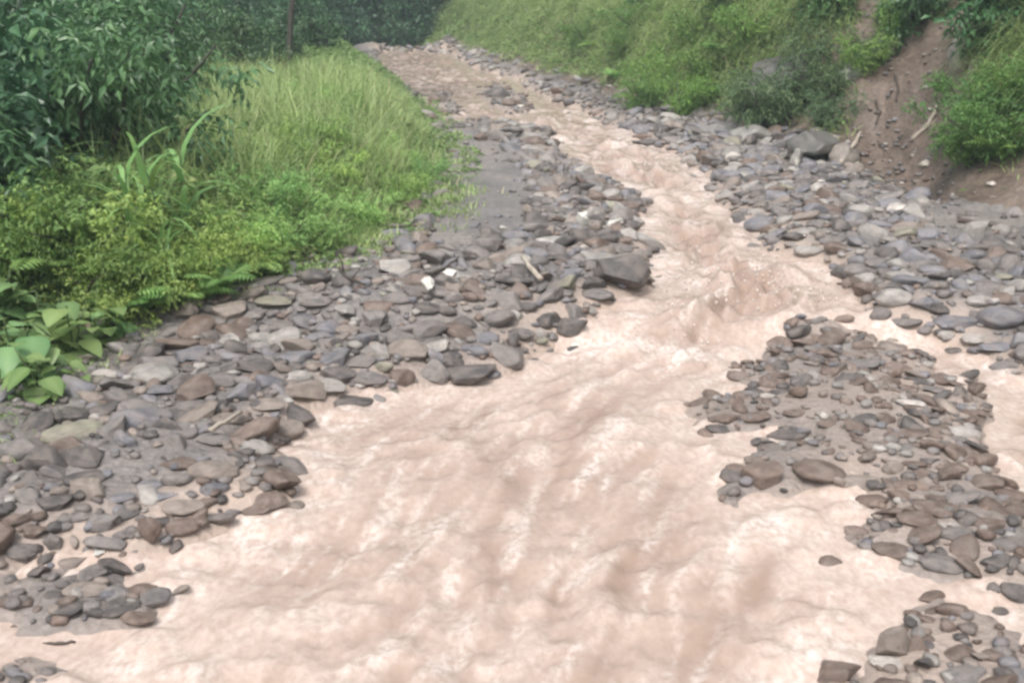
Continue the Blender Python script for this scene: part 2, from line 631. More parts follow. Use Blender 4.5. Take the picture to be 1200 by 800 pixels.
def place_stone(px, py, wpx, hpx, col, shape='angular', label=None, yaw=None, tilt=0, sink=.38, steep=None):
    """A stone seen in the photo, centred on a pixel of the ground."""
    p = hit(px, py + hpx * .30)
    d = project(*p)[2]
    m = d / FPX
    lx = wpx * m / 2
    ly = lx * random.uniform(.62, .85)
    ang = math.asin(min(.9, (CAM_Z - p[2]) / d))
    lz = max(.30 * lx, (hpx * m / 2 - ly * math.sin(ang)) / math.cos(ang) / (1 - sink * .5))
    lz = min(lz, lx * 1.3)
    stones.append(dict(x=p[0], y=p[1], z=p[2], l=(lx, ly, lz), yaw=random.uniform(-.35, .35) if yaw is None else yaw,
                       tilt=(tilt, random.uniform(-.12, .12)), col=col, shape=shape, label=label, sink=sink, hand=True))


LM = {}          # landmarks for labels: phrase -> photo pixel


def mark(phrase, px, py, *a, label=None, **k):
    LM[phrase] = (px, py)
    place_stone(px, py, *a, label=label, **k)


mark('the white-topped boulder', 180, 432, 62, 34, 'pale grey', 'rounded', label='pale boulder with a whitish top at the edge of the weeds')
mark('the big oval stone', 166, 484, 72, 40, 'bluish grey', 'rounded', label='big smooth oval bluish grey stone lying tilted among darker ones', yaw=.35, tilt=.15)
mark('the long mossy stone', 85, 500, 74, 32, 'olive grey', 'rounded', label='long olive mossy stone lying beside the weedy verge', yaw=.3)
mark('the dark tabular stone', 98, 528, 70, 24, 'dark grey', 'angular', label='dark flat-topped tabular stone below the long mossy stone')
mark('the upright stone', 178, 622, 30, 44, 'brown', 'angular', label='upright brown block standing at the edge of the brown water', sink=.1)
mark('the square block in the silt', 83, 706, 46, 28, 'dark grey', 'angular', label='square grey block half sunk in pale silt near the bottom corner')
mark('the dark block in the current', 820, 449, 56, 28, 'brown', 'angular', label='dark brown block sticking out of the main current', yaw=0)
mark('the white slab', 994, 586, 46, 16, 'off-white', 'rounded', label='white flat slab at the water edge of the stony island')
mark('the hump-backed stone', 1034, 489, 34, 24, 'brown', 'rounded', label='hump-backed brown stone standing up in the middle of the island')
mark('the broad blocky stone', 476, 406, 54, 34, 'tan', 'rounded', label='broad smooth tan block on the bar near the water')
mark('the mid-stream boulder', 583, 109, 30, 18, 'dark grey', 'rounded', label='dark boulder splitting the stream high up the road')
mark('the wet overhanging block', 728, 318, 66, 50, 'dark grey', 'angular', label='big wet dark block jutting into the stream beside the bar', sink=.2)
mark('the brown slab', 895, 552, 52, 40, 'brown', 'angular', label='brown slab at the downstream corner of the island', yaw=.2)
mark('the pale wedge', 1044, 752, 44, 50, 'tan', 'angular', label='tan wedge-shaped rock in silt at the bottom corner of the frame', sink=.2)
mark('the pale oval stone', 948, 291, 36, 16, 'pale grey', 'rounded', label='pale oval stone on the far bar above the cascade')
mark('the smooth pale stone', 1066, 266, 48, 22, 'tan', 'rounded', label='smooth tan stone at the foot of the bare soil gully')
mark('the egg-shaped stone', 1048, 345, 44, 26, 'pale grey', 'rounded', label='pale egg-shaped stone in the bluish stones of the far bar')
mark('the boulder under the bank', 1175, 365, 58, 34, 'bluish grey', 'rounded', label='large bluish boulder under the bank where the side channel leaves')
mark('the dark slab by the water', 550, 436, 62, 18, 'dark grey', 'angular', label='long dark slab lying at the shore under the gravel bar', yaw=-.15)
for a in [
    # the bar on the near side, upper edge to the water
    (225, 412, 40, 26, 'bluish grey', 'angular'), (110, 462, 46, 30, 'tan', 'angular'), (250, 418, 26, 14, 'grey', 'rounded'), (262, 442, 44, 26, 'grey', 'rounded'),
    (300, 425, 44, 26, 'dark grey', 'angular'), (305, 392, 30, 16, 'pale grey', 'rounded'), (345, 415, 54, 22, 'bluish grey', 'angular'), (330, 378, 34, 16, 'grey', 'rounded'),
    (385, 400, 34, 20, 'grey', 'angular'), (420, 420, 44, 22, 'grey', 'angular'), (350, 438, 34, 18, 'pale grey', 'rounded'), (385, 448, 42, 24, 'pale grey', 'rounded'),
    (430, 440, 46, 24, 'grey', 'rounded'), (414, 466, 48, 22, 'dark grey', 'angular'), (470, 440, 34, 30, 'brown', 'angular'), (508, 430, 34, 32, 'grey', 'angular'),
    (530, 422, 28, 24, 'dark grey', 'rounded'), (440, 372, 30, 26, 'grey', 'angular'), (408, 384, 30, 16, 'tan', 'rounded'), (370, 352, 34, 14, 'grey', 'rounded'),
    (320, 350, 44, 16, 'olive grey', 'rounded'), (300, 366, 38, 14, 'grey', 'angular'), (465, 345, 34, 18, 'grey', 'angular'), (500, 358, 36, 18, 'dark grey', 'rounded'),
    (530, 348, 28, 14, 'grey', 'angular'), (505, 378, 36, 16, 'grey', 'rounded'), (570, 395, 32, 22, 'bluish grey', 'rounded'), (545, 376, 30, 18, 'dark grey', 'rounded'),
    (610, 388, 34, 18, 'grey', 'rounded'), (640, 372, 34, 22, 'dark grey', 'angular'), (635, 390, 16, 18, 'pale grey', 'rounded'), (620, 422, 26, 14, 'grey', 'angular'),
    (668, 378, 40, 26, 'dark grey', 'angular'), (690, 362, 18, 14, 'pale grey', 'rounded'), (700, 342, 40, 18, 'grey', 'rounded'), (655, 342, 36, 16, 'grey', 'angular'),
    (662, 318, 44, 16, 'bluish grey', 'angular'), (700, 300, 44, 16, 'pale grey', 'angular'), (722, 290, 40, 16, 'grey', 'rounded'), (655, 300, 32, 14, 'dark grey', 'angular'),
    (650, 262, 28, 12, 'dark grey', 'angular'), (740, 262, 24, 14, 'dark grey', 'rounded'), (735, 240, 30, 16, 'brown', 'rounded'), (700, 245, 28, 12, 'grey', 'angular'),
    (625, 262, 20, 12, 'dark grey', 'angular'), (620, 220, 18, 9, 'dark grey', 'angular'), (644, 220, 26, 9, 'dark grey', 'angular'), (618, 236, 18, 9, 'dark grey', 'rounded'),
    (640, 195, 30, 14, 'dark grey', 'rounded'), (565, 160, 22, 14, 'brown', 'angular'), (600, 160, 24, 12, 'dark grey', 'angular'), (625, 166, 30, 18, 'brown', 'rounded'),
    (672, 174, 36, 8, 'brown', 'rounded'), (605, 186, 20, 12, 'grey', 'rounded'), (700, 212, 22, 9, 'brown', 'rounded'),
    (720, 222, 34, 12, 'brown', 'rounded'), (665, 242, 16, 8, 'pale grey', 'rounded'), (632, 228, 18, 9, 'pale grey', 'rounded'),
    
    # lower part of the near bar
    (205, 512, 40, 24, 'grey', 'angular'), (250, 510, 40, 20, 'grey', 'rounded'), (270, 486, 44, 20, 'tan', 'rounded'), (310, 470, 50, 22, 'tan', 'rounded'),
    (335, 498, 44, 30, 'tan', 'rounded'), (300, 520, 44, 26, 'pale grey', 'rounded'), (250, 545, 60, 34, 'tan', 'rounded'), (210, 540, 46, 20, 'brown', 'angular'),
    (100, 558, 52, 16, 'dark grey', 'angular'), (140, 580, 40, 18, 'bluish grey', 'angular'), (65, 585, 44, 24, 'dark grey', 'angular'), (20, 602, 50, 26, 'brown', 'angular'),
    (120, 605, 44, 28, 'grey', 'angular'), (62, 630, 24, 36, 'grey', 'angular'), (40, 620, 30, 22, 'brown', 'angular'), (25, 640, 40, 26, 'grey', 'rounded'),
    (215, 590, 50, 18, 'tan', 'rounded'), (240, 586, 34, 14, 'brown', 'angular'), (212, 612, 44, 30, 'brown', 'rounded'), (236, 638, 34, 12, 'dark grey', 'rounded'),
    (290, 560, 34, 20, 'tan', 'angular'), (315, 582, 44, 34, 'brown', 'rounded'), (300, 596, 46, 14, 'brown', 'angular'), (345, 562, 18, 12, 'brown', 'rounded'),
    (145, 622, 26, 16, 'grey', 'rounded'), (95, 600, 34, 16, 'grey', 'rounded'), (35, 565, 44, 18, 'grey', 'rounded'), (175, 565, 34, 14, 'bluish grey', 'rounded'),
    # bottom corner group
    (140, 704, 48, 30, 'dark grey', 'rounded'), (166, 686, 38, 22, 'brown', 'rounded'), (162, 718, 42, 24, 'brown', 'rounded'), (100, 686, 54, 24, 'tan', 'rounded'),
    (15, 702, 50, 22, 'brown', 'angular'), (62, 785, 36, 20, 'grey', 'rounded'), (230, 718, 34, 12, 'tan', 'rounded'),
    # far bar under the bank
    (915, 240, 28, 12, 'grey', 'angular'), (940, 230, 30, 12, 'grey', 'angular'), (970, 225, 34, 12, 'bluish grey', 'angular'), (905, 218, 24, 10, 'pale grey', 'angular'),
    (880, 208, 30, 12, 'dark grey', 'angular'), (858, 196, 30, 9, 'pale grey', 'angular'), (930, 275, 30, 16, 'dark grey', 'angular'), (975, 280, 34, 14, 'grey', 'rounded'),
    (1000, 262, 24, 12, 'grey', 'angular'), (1030, 305, 38, 18, 'grey', 'rounded'), (1055, 322, 36, 16, 'pale grey', 'angular'), (1080, 308, 32, 14, 'grey', 'rounded'),
    (1012, 338, 28, 26, 'brown', 'angular'), (995, 330, 18, 16, 'brown', 'rounded'), (1100, 322, 28, 16, 'dark grey', 'angular'), (1122, 320, 28, 16, 'dark grey', 'rounded'),
    (1085, 352, 40, 22, 'bluish grey', 'angular'), (1100, 360, 24, 16, 'dark grey', 'rounded'), (1120, 372, 54, 22, 'bluish grey', 'angular'), (1148, 350, 34, 18, 'pale grey', 'rounded'),
    (1110, 390, 24, 14, 'pale grey', 'rounded'), (1142, 394, 34, 18, 'off-white', 'rounded'), (1165, 405, 40, 12, 'bluish grey', 'angular'), (1180, 426, 44, 20, 'grey', 'rounded'),
    (1145, 425, 34, 16, 'dark grey', 'rounded'), (1196, 395, 30, 26, 'bluish grey', 'rounded'), (1142, 268, 30, 28, 'pale grey', 'angular'), (1175, 268, 22, 18, 'pale grey', 'rounded'),
    (1172, 322, 34, 14, 'olive grey', 'angular'), (1180, 340, 28, 16, 'pale grey', 'angular'), (1042, 282, 22, 16, 'pale grey', 'angular'), (1085, 288, 26, 10, 'dark grey', 'angular'),
    (1060, 375, 40, 14, 'grey', 'angular'), (1032, 365, 26, 18, 'grey', 'rounded'), (700, 140, 22, 10, 'grey', 'rounded'), (718, 138, 18, 14, 'pale grey', 'rounded'),
    (672, 135, 20, 10, 'dark grey', 'angular'), (760, 168, 40, 7, 'dark grey', 'angular'), (785, 158, 28, 8, 'dark grey', 'angular'), (640, 128, 18, 6, 'grey', 'rounded'),
    (600, 120, 26, 12, 'brown', 'rounded'), (570, 128, 14, 6, 'brown', 'rounded'), (512, 116, 20, 12, 'brown', 'rounded'), (520, 132, 18, 10, 'brown', 'rounded'),
    (536, 147, 20, 8, 'dark grey', 'rounded'), (540, 96, 14, 6, 'grey', 'rounded'), (550, 92, 12, 5, 'grey', 'rounded'), (488, 85, 8, 4, 'brown', 'rounded'),
    # the island
    (940, 400, 34, 20, 'brown', 'angular'), (972, 396, 34, 24, 'brown', 'angular'), (1010, 402, 32, 16, 'brown', 'rounded'), (1040, 412, 34, 14, 'grey', 'angular'),
    (920, 418, 26, 12, 'brown', 'angular'), (958, 420, 22, 16, 'dark grey', 'rounded'), (978, 432, 36, 12, 'brown', 'angular'), (1012, 426, 40, 12, 'grey', 'angular'),
    (1045, 428, 40, 10, 'brown', 'angular'), (905, 442, 40, 7, 'brown', 'angular'), (998, 442, 40, 9, 'dark grey', 'angular'), (1030, 448, 26, 16, 'tan', 'rounded'),
    (1100, 440, 28, 14, 'brown', 'rounded'), (1120, 448, 30, 12, 'brown', 'angular'), (1095, 455, 34, 12, 'grey', 'angular'), (862, 468, 22, 14, 'brown', 'rounded'),
    (850, 488, 34, 10, 'brown', 'angular'), (885, 486, 36, 12, 'brown', 'rounded'), (905, 468, 26, 10, 'brown', 'rounded'), (930, 482, 30, 10, 'brown', 'angular'),
    (842, 500, 34, 12, 'dark grey', 'angular'), (920, 506, 52, 14, 'dark grey', 'rounded'), (970, 494, 26, 10, 'brown', 'rounded'), (1066, 504, 44, 20, 'brown', 'rounded'),
    (1028, 520, 34, 14, 'tan', 'rounded'), (1060, 522, 30, 12, 'grey', 'angular'), (1100, 500, 28, 14, 'brown', 'rounded'), (1145, 480, 26, 12, 'brown', 'rounded'),
    (1140, 492, 28, 10, 'brown', 'angular'), (1120, 512, 26, 12, 'grey', 'rounded'), (960, 548, 64, 18, 'brown', 'rounded'), (1010, 562, 56, 20, 'tan', 'rounded'),
    (1046, 545, 26, 22, 'tan', 'rounded'), (1080, 552, 40, 14, 'brown', 'angular'), (1120, 545, 34, 18, 'brown', 'angular'), (1098, 590, 56, 26, 'brown', 'rounded'),
    (1075, 605, 50, 14, 'brown', 'rounded'), (1150, 580, 44, 18, 'grey', 'rounded'), (1120, 620, 46, 20, 'grey', 'rounded'), (1158, 610, 40, 14, 'brown', 'angular'),
    (1180, 585, 36, 18, 'brown', 'rounded'), (1185, 630, 54, 30, 'grey', 'rounded'), (1048, 640, 54, 24, 'brown', 'rounded'), (1105, 655, 56, 24, 'grey', 'rounded'),
    (992, 642, 24, 14, 'brown', 'rounded'), (1034, 670, 44, 20, 'brown', 'rounded'), (992, 676, 28, 18, 'tan', 'rounded'), (1115, 686, 30, 16, 'grey', 'rounded'),
    (1112, 614, 26, 12, 'off-white', 'angular'), (1045, 612, 14, 8, 'off-white', 'rounded'), (1170, 655, 40, 16, 'dark grey', 'angular'), (1090, 538, 30, 12, 'dark grey', 'angular'),
    # bottom corner
    (1072, 744, 26, 62, 'brown', 'angular'), (1040, 773, 44, 16, 'off-white', 'rounded'), (1125, 760, 40, 24, 'brown', 'rounded'), (1175, 762, 50, 26, 'brown', 'rounded'),
    (1130, 785, 56, 24, 'grey', 'rounded'), (1190, 785, 50, 26, 'bluish grey', 'rounded'), (1088, 746, 18, 12, 'brown', 'rounded'), (1130, 735, 12, 10, 'brown', 'rounded'),
]:
    place_stone(*a)

# the rest are thrown on the bars, large ones first
P_LANE = poly([(480, 110), (515, 118), (560, 160), (608, 200), (625, 245), (618, 282), (560, 306), (492, 316), (520, 250), (530, 195), (505, 140)])
P_SILT = poly([(360, 480), (470, 470), (330, 455), (260, 470)])
P_FLAT = poly([(1075, 262), (1110, 230), (1300, 190), (1400, 330), (1150, 312), (1100, 295)])
grid = {}


def free(x, y, r):
    i, j = int(math.floor(x / .5)), int(math.floor(y / .5))
    for a in (-1, 0, 1):
        for b in (-1, 0, 1):
            for (qx, qy, qr) in grid.get((i + a, j + b), ()):
                if (qx - x)**2 + (qy - y)**2 < (.74 * (r + qr))**2:
                    return False
    grid.setdefault((i, j), []).append((x, y, r))
    return True


for s_ in stones:
    r = (s_['l'][0] + s_['l'][1]) / 2
    grid.setdefault((int(math.floor(s_['x'] / .5)), int(math.floor(s_['y'] / .5))), []).append((s_['x'], s_['y'], r * .9))
N0 = 90000
cy_ = 3.0 + 39.5 * rng.random(N0)**1.7
cx_ = rng.uniform(-5, 8, N0)
ok = (cx_ > eL(cy_) - .15) & (cx_ < eR(cy_) + .7)
cx_, cy_ = cx_[ok], cy_[ok]
sd_, cap_ = land(cx_, cy_)
isl = cap_ < .1
size = .028 + .098 * rng.random(len(cx_))**2.4
size = np.where(isl, size * .66, size) * np.where(cy_ > 14, 1.25, 1)
lane = sdf(P_LANE, cx_, cy_) > 0
size = np.where(lane, size * .45, size)
# patches of bare silt between the stones
bare = fbm(cx_ * .9, cy_ * .9, 41, 3)
sd_ = np.where((cy_ > 40.6) & (cx_ < -1.5), .3, sd_)    # the low stony rise at the crest
flat_silt = sdf(P_FLAT, cx_, cy_) > 0
ok = (sd_ > -.22) & ~(lane & (rng.random(len(cx_)) < .95)) & ((bare < np.where(isl, .22, .3)) | (rng.random(len(cx_)) < .10)) & ~((sd_ < .0) & (rng.random(len(cx_)) < .75))
ok &= ~((cy_ > 18.5) & (cy_ < 40.6) & (rng.random(len(cx_)) < np.where(cx_ > cX(cy_), .8, .6)))
ok &= ~(flat_silt & (rng.random(len(cx_)) < .9)) & (cx_ < eR(cy_) + np.where(cy_ < 14.5, .05, .5))
small_isle = np.max([sdf(P, cx_, cy_) for P, _ in ISLES[1:4]], axis=0) > -.12
ok &= ~(small_isle & (rng.random(len(cx_)) < .72))
ok &= ~((cx_ < eL(cy_) + np.where(cy_ < 9, .40, .25)) & (rng.random(len(cx_)) < .85))
cx_, cy_, size, isl, sd_ = cx_[ok], cy_[ok], size[ok], isl[ok], sd_[ok]
order = np.argsort(-size)
cz_ = H(cx_, cy_, False)
CN = list(COLS)
for i in order:
    if not free(cx_[i], cy_[i], size[i]):
        continue
    left = cx_[i] < cX(cy_[i])
    pw = [.30, .2, .16, .10, .1, .12, .005, .02] if left else ([.05, .22, .0, .64, .02, .06, .01, 0] if isl[i] else [.28, .16, .28, .06, .15, .05, .01, .02])
    c = random.choices(CN, pw)[0]
    lx = size[i] * random.uniform(.95, 1.35)
    ly = size[i] * random.uniform(.65, .95)
    lz = size[i] * random.uniform(.36, .68) * (.8 if isl[i] else 1)
    stones.append(dict(x=cx_[i], y=cy_[i], z=cz_[i], l=(lx, ly, lz), yaw=random.uniform(-1.2, 1.2), tilt=(random.uniform(-.5, .5), random.uniform(-.45, .45)),
                       col=c, shape=random.choice(['angular', 'angular', 'angular', 'rounded']), label=None, sink=random.uniform(.28, .55), hand=False))

for s_ in stones:
    s_['px'], s_['py'], d = [float(q) for q in project(s_['x'], s_['y'], s_['z'] + s_['l'][2] * .3)]
    s_['d'] = d
    s_['area'] = s_['l'][0] * (s_['l'][1] * .4 + s_['l'][2]) / d**2
    s_['in'] = 6 < s_['px'] < 1194 and 5 < s_['py'] < 792 and s_['x'] > eL(s_['y'])
ranked = sorted([s_ for s_ in stones if s_['in']], key=lambda q: (not q['hand'], -q['area']))
single = ranked[:296]
ids = {id(q) for q in single}

EXTRA_LM = {'the bleached stick': (622, 328), 'the crumpled white bag': (684, 271), 'the forked dark twig': (406, 337), 'the rock ledge': (960, 186),
            'the cascade lip': (960, 389)}
LMS = {**LM, **EXTRA_LM}


def describe(q):
    lx, ly, lz = q['l']
    W = [q['col']]
    if lz < .36 * lx:
        W.insert(0, 'flat')
    elif lz > .9 * lx:
        W.insert(0, 'upright')
    elif q['shape'] == 'rounded':
        W.insert(0, 'rounded')
    else:
        W.insert(0, 'angular')
    if lx > .115:
        W.insert(0, 'large')
    elif lx < .07:
        W.insert(0, 'small')
    return ' '.join(W)


ORD = ['', 'second ', 'third ', 'fourth ', 'fifth ', 'sixth ', 'seventh ', 'eighth ']
need = [q for q in single if not q['label']]
by = {}
for q in need:
    ph, (mx, my) = min(LMS.items(), key=lambda kv: (kv[1][0] - q['px'])**2 + 3 * (kv[1][1] - q['py'])**2)
    dx, dy = q['px'] - mx, (q['py'] - my) * 1.6
    if abs(dx) > abs(dy):
        rel = 'right of' if dx > 0 else 'left of'
    else:
        rel = 'in front of' if dy > 0 else 'behind'
    by.setdefault((describe(q), rel, ph), []).append((dx * dx + dy * dy, q))
for (desc, rel, ph), v in by.items():
    v.sort(key=lambda t: t[0])
    for k, (_, q) in enumerate(v):
        wet = ''
        q['label'] = f'{ORD[min(k, 7)]}{desc} stone {rel} {ph}' + (', counting outward' if len(v) > 1 else '')


def zone(q):
    if q['x'] < cX(q['y']):
        return 'stones of the gravel bar beside the grass'
    return 'stones of the bar under the bank' if q['py'] < 445 and not (870 < q['px'] and q['py'] > 392 and q['px'] < 1110) else 'stones of the island in the flood'


def stone_matrix(q):
    lx, ly, lz = q['l']
    rot = Euler((q['tilt'][0], q['tilt'][1], q['yaw']), 'XYZ')
    return rot, Vector((q['x'], q['y'], q['z'] + lz * (1 - 2 * q['sink'])))


for k, q in enumerate(single):
    protos = PROTO[q['shape']]
    rot, loc = stone_matrix(q)
    o = link('boulder' if q['l'][0] > .19 else 'stone', random.choice(protos), loc=loc, rot=rot, scale=q['l'])
    v = random.uniform(.86, 1.16)
    o.color = tuple(c * v for c in COLS[q['col']]) + (1,)
    tag(o, q['label'], 'boulder' if q['l'][0] > .19 else 'stone', zone(q))

LOW = [stone_shape(300 + k, 3, 13 if k % 3 else 5, .4) for k in range(10)]
LOW2 = [stone_shape(340 + k, 2, 6, .55) for k in range(10)]


def bake(name, items, protos_big, protos_small, cut):
    Vs, Fs, Cs, o = [], [], [], 0
    for q in items:
        big = q['l'][0] / q['d'] * FPX > cut
        v, f = random.choice(protos_big if big else protos_small)
        rot, loc = stone_matrix(q)
        m = np.array(rot.to_matrix())
        Vs.append((v * np.array(q['l'])) @ m.T + np.array(loc))
        Fs.append(f + o)
        o += len(v)
        c = np.array(COLS[q['col']]) * random.uniform(.8, 1.2)
        Cs.append(np.tile(c, (len(v), 1)))
    ob = link(name, mesh(name, np.vstack(Vs), np.vstack(Fs), M_RUBBLE, attrs={'col': np.vstack(Cs)}))
    ob['kind'] = 'stuff'
    return ob


rest = [q for q in stones if id(q) not in ids]
print('stones', len(stones), 'rest', len(rest))
tag(bake('rubble', rest, LOW, LOW2, 11), 'mixed smaller rubble lying between the bigger stones', None)
# pebbles and grit
N1 = 26000
py_ = 3.0 + 22 * rng.random(N1)**1.8
pxx = rng.uniform(-4.5, 8, N1)
sd_, cap_ = land(pxx, py_)
ok = (pxx > eL(py_) - .2) & (pxx < eR(py_) + 1.2) & (sd_ > .02) & ~((sdf(P_LANE, pxx, py_) > .05) & (rng.random(N1) < .9)) & ~((sdf(P_FLAT, pxx, py_) > .05) & (rng.random(N1) < .7))
pxx, py_ = pxx[ok][:9000], py_[ok][:9000]
# and crumbs of rock that came down the bare scar
gy = 10.5 + 9 * rng.random(9000)
gx = eR(gy) + 4.5 * rng.random(9000)**1.5
k = rng.random(9000) < gully(gx, gy) * .10
pxx, py_ = np.append(pxx[:4600], gx[k]), np.append(py_[:4600], gy[k])
pz_ = H(pxx, py_)
peb = []
for x, y, z in zip(pxx, py_, pz_):
    r = random.uniform(.010, .030) * (1 + .03 * y)
    peb.append(dict(x=x, y=y, z=z, l=(r * 1.3, r, r * .7), yaw=random.uniform(0, 6), tilt=(random.uniform(-.3, .3), 0), col=random.choices(CN, [.3, .2, .15, .15, .1, .1, .01, 0])[0], sink=.25, d=y))
tag(bake('gravel', peb, LOW2, LOW2, 0), 'loose grit and pebbles strewn over the silt')

# ------------------------------------------------------------------ the flood water
wx = np.arange(-7, 9.01, .026)
wy = [2.0]
while wy[-1] < 47:
    wy.append(wy[-1] + .014 + .0042 * wy[-1])
wy = np.array(wy)
X, Y = np.meshgrid(wx, wy)
s, cap = land(X, Y)
depth = np.maximum(-s, 0)
n_ = X - cX(Y)
wob = .5 * fbm(X * .5, Y * .5, 11, 3)
# standing waves across the current, streaks along it, and chop
soft = lambda q: .42 * np.exp(1.5 * q)          # peaked crests, broad troughs
r1 = soft(noise(n_ * 1.5 + wob, Y * 1.7 + wob, 21))
r2 = soft(noise(n_ * 3.0 + wob * 2, Y * 3.4 - wob * 2, 22))
r3 = soft(noise(n_ * 6.5 + wob * 4, Y * 6.5, 23))
lump = fbm(n_ * 1.1, Y * .8, 24, 3)
amp = sstep(0, .55, depth) * (.62 + .85 * sstep(6.6, 8.2, Y) * (1 - .7 * sstep(12, 24, Y)))
r4 = fbm(n_ * 6 + wob * 4, Y * 6.5, 25, 4)
r5 = fbm(n_ * 7 + wob * 4, Y * 1.5, 28, 3)         # long ropes of current
fx, fy = n_ + .35 * wob, Y + .35 * fbm(X * .6, Y * .6, 12, 3)
boil = fbm(fx * 1.3, fy * 1.0, 26, 4)              # upwellings
chop = fbm(fx * 4.5, fy * 4.0, 25, 4)
fine_ = fbm(fx * 13, fy * 11, 29, 3)
drop = np.exp(-((Y - 8.4) / 1.5)**2) * sstep(.2, .9, depth)
wave = amp * (.10 * boil + .05 * chop + .016 * fine_ + .035 * r5 + .022 * (r2 - .5)) + drop * (.09 * chop + .05 * fine_ + .03 * boil)
wave += .05 * np.exp(-((Y - 7.35 - .25 * noise(X * 1.2, 3.3, 5)) / .22)**2) * sstep(.1, .6, depth)
Zw = base(Y) - .012 + wave
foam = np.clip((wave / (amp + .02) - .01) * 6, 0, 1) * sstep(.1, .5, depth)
streak = fbm(fx * 6.5, fy * 1.6, 31, 4)
brown_tone = np.clip(.45 - 4.5 * wave / (amp + .03) + .9 * fbm(fx * 5, fy * 1.4, 33, 3) + .5 * drop + .22 * sstep(7.6, 9.5, Y), 0, 1) * sstep(.05, .5, depth)
lip = np.exp(-((Y - 7.3 - .25 * noise(X * 1.2, 3.3, 5)) / .10)**2)
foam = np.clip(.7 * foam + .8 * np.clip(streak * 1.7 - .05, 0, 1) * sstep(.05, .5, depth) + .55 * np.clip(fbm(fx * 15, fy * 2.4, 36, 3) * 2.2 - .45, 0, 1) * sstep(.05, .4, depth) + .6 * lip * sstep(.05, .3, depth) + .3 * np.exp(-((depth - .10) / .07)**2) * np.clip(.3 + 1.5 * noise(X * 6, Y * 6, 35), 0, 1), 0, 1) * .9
# froth round the stones the current breaks on, trailing downstream
for q in stones:
    if q['y'] < 22 and q['l'][0] > .075 and land(np.array([q['x']]), np.array([q['y']]))[0][0] < .06:
        r = q['l'][0]
        near = (np.abs(X - q['x']) < 4 * r) & (Y < q['y'] + 2 * r) & (Y > q['y'] - 8 * r)
        dx, dy = (X[near] - q['x']) / r, (Y[near] - q['y']) / r
        ring = np.exp(-((np.hypot(dx, dy * 1.2) - 1.25) / .35)**2)
        tail = np.exp(-(dx / (.5 + .12 * np.maximum(-dy, 0)))**2) * sstep(.2, -1.2, dy) * np.exp(np.minimum(dy, 0) / 3.2)
        bub = np.clip(.55 + .9 * noise(X[near] * 14, Y[near] * 12, 37), 0, 1)
        foam[near] = np.clip(foam[near] + (.45 * ring + .5 * tail) * bub, 0, .95)
        Zw[near] += .03 * np.exp(-((np.hypot(dx, dy - .9) - .6) / .6)**2) * (dy > 0)
V_ = np.stack([X, Y, Zw], -1).reshape(-1, 3)
I = np.arange(X.size).reshape(X.shape)
Qw = np.stack([I[:-1, :-1], I[:-1, 1:], I[1:, 1:], I[1:, :-1]], -1).reshape(-1, 4)
keep = (s.ravel()[Qw].min(1) < .35) & (V_[Qw][:, 0, 0] > eL(V_[Qw][:, 0, 1]) - .4) & (V_[Qw][:, 0, 0] < eR(V_[Qw][:, 0, 1]) + .4)
u_, inv = np.unique(Qw[keep], return_inverse=True)
wo = link('flood_water', mesh('flood_water', V_[u_], inv.reshape(-1, 4), M_WATER, attrs={'foam': foam.ravel()[u_], 'brown_tone': brown_tone.ravel()[u_]}))
wo['kind'] = 'structure'

# drops thrown up where the water falls and where it strikes stones
sp = []
sv, sf = ico(1)
for k in range(420):
    if k < 300:
        x = rng.uniform(1.1, 3.2); y = rng.normal(7.9, .7)
    else:
        x = rng.uniform(-.5, 3.2); y = rng.uniform(8.5, 16)
    if land(np.array([x]), np.array([y]))[0][0] > -.15:
        continue
    sp.append((x, y, float(base(y)) + .03 + rng.exponential(.045), rng.uniform(.004, .012)))
so = link('spray', mesh('spray', np.vstack([sv * q[3] * np.array([1, 1, 1.5]) + np.array(q[:3]) for q in sp]), np.vstack([sf + k * len(sv) for k in range(len(sp))]), M_WATER,
                        attrs={'foam': np.full(len(sp) * len(sv), .95), 'brown_tone': np.zeros(len(sp) * len(sv))}))
tag(so, 'muddy drops thrown up over the small fall', kind='stuff')

# ------------------------------------------------------------------ grass and low weeds (nobody could count them)
left_y0 = 4.2


def grass_points(n, side):
    if side == 'L':
        y = 4.0 + 34 * rng.random(n)**1.3
        u = 5.9 * rng.random(n)**1.25 - .4
        x = eL(y) - u
        keep = rng.random(n) < np.where(y < 8.3, .8, 1) * sstep(-.35, .35, u + .45 * noise(x * 3, y * 3, 3))
    else:
        y = 6.0 + 46 * rng.random(n)**1.35
        u = .3 + 6.5 * rng.random(n)**1.15
        x = eR(y) + u
        g = gully(x, y)
        keep = (rng.random(n) > 6 * g - .3) & (rng.random(n) < sstep(.35, 1.0, u + .5 * noise(x * 2, y * 2, 13)))
        keep &= ~((y < 13.0) & (u < 1.1)) | (rng.random(n) < .06)
        rock = np.exp(-(((y - 16.2) / 1.5)**2)) * (u < 2.4)
        keep &= rng.random(n) > .85 * rock
    return x[keep], y[keep], u[keep]


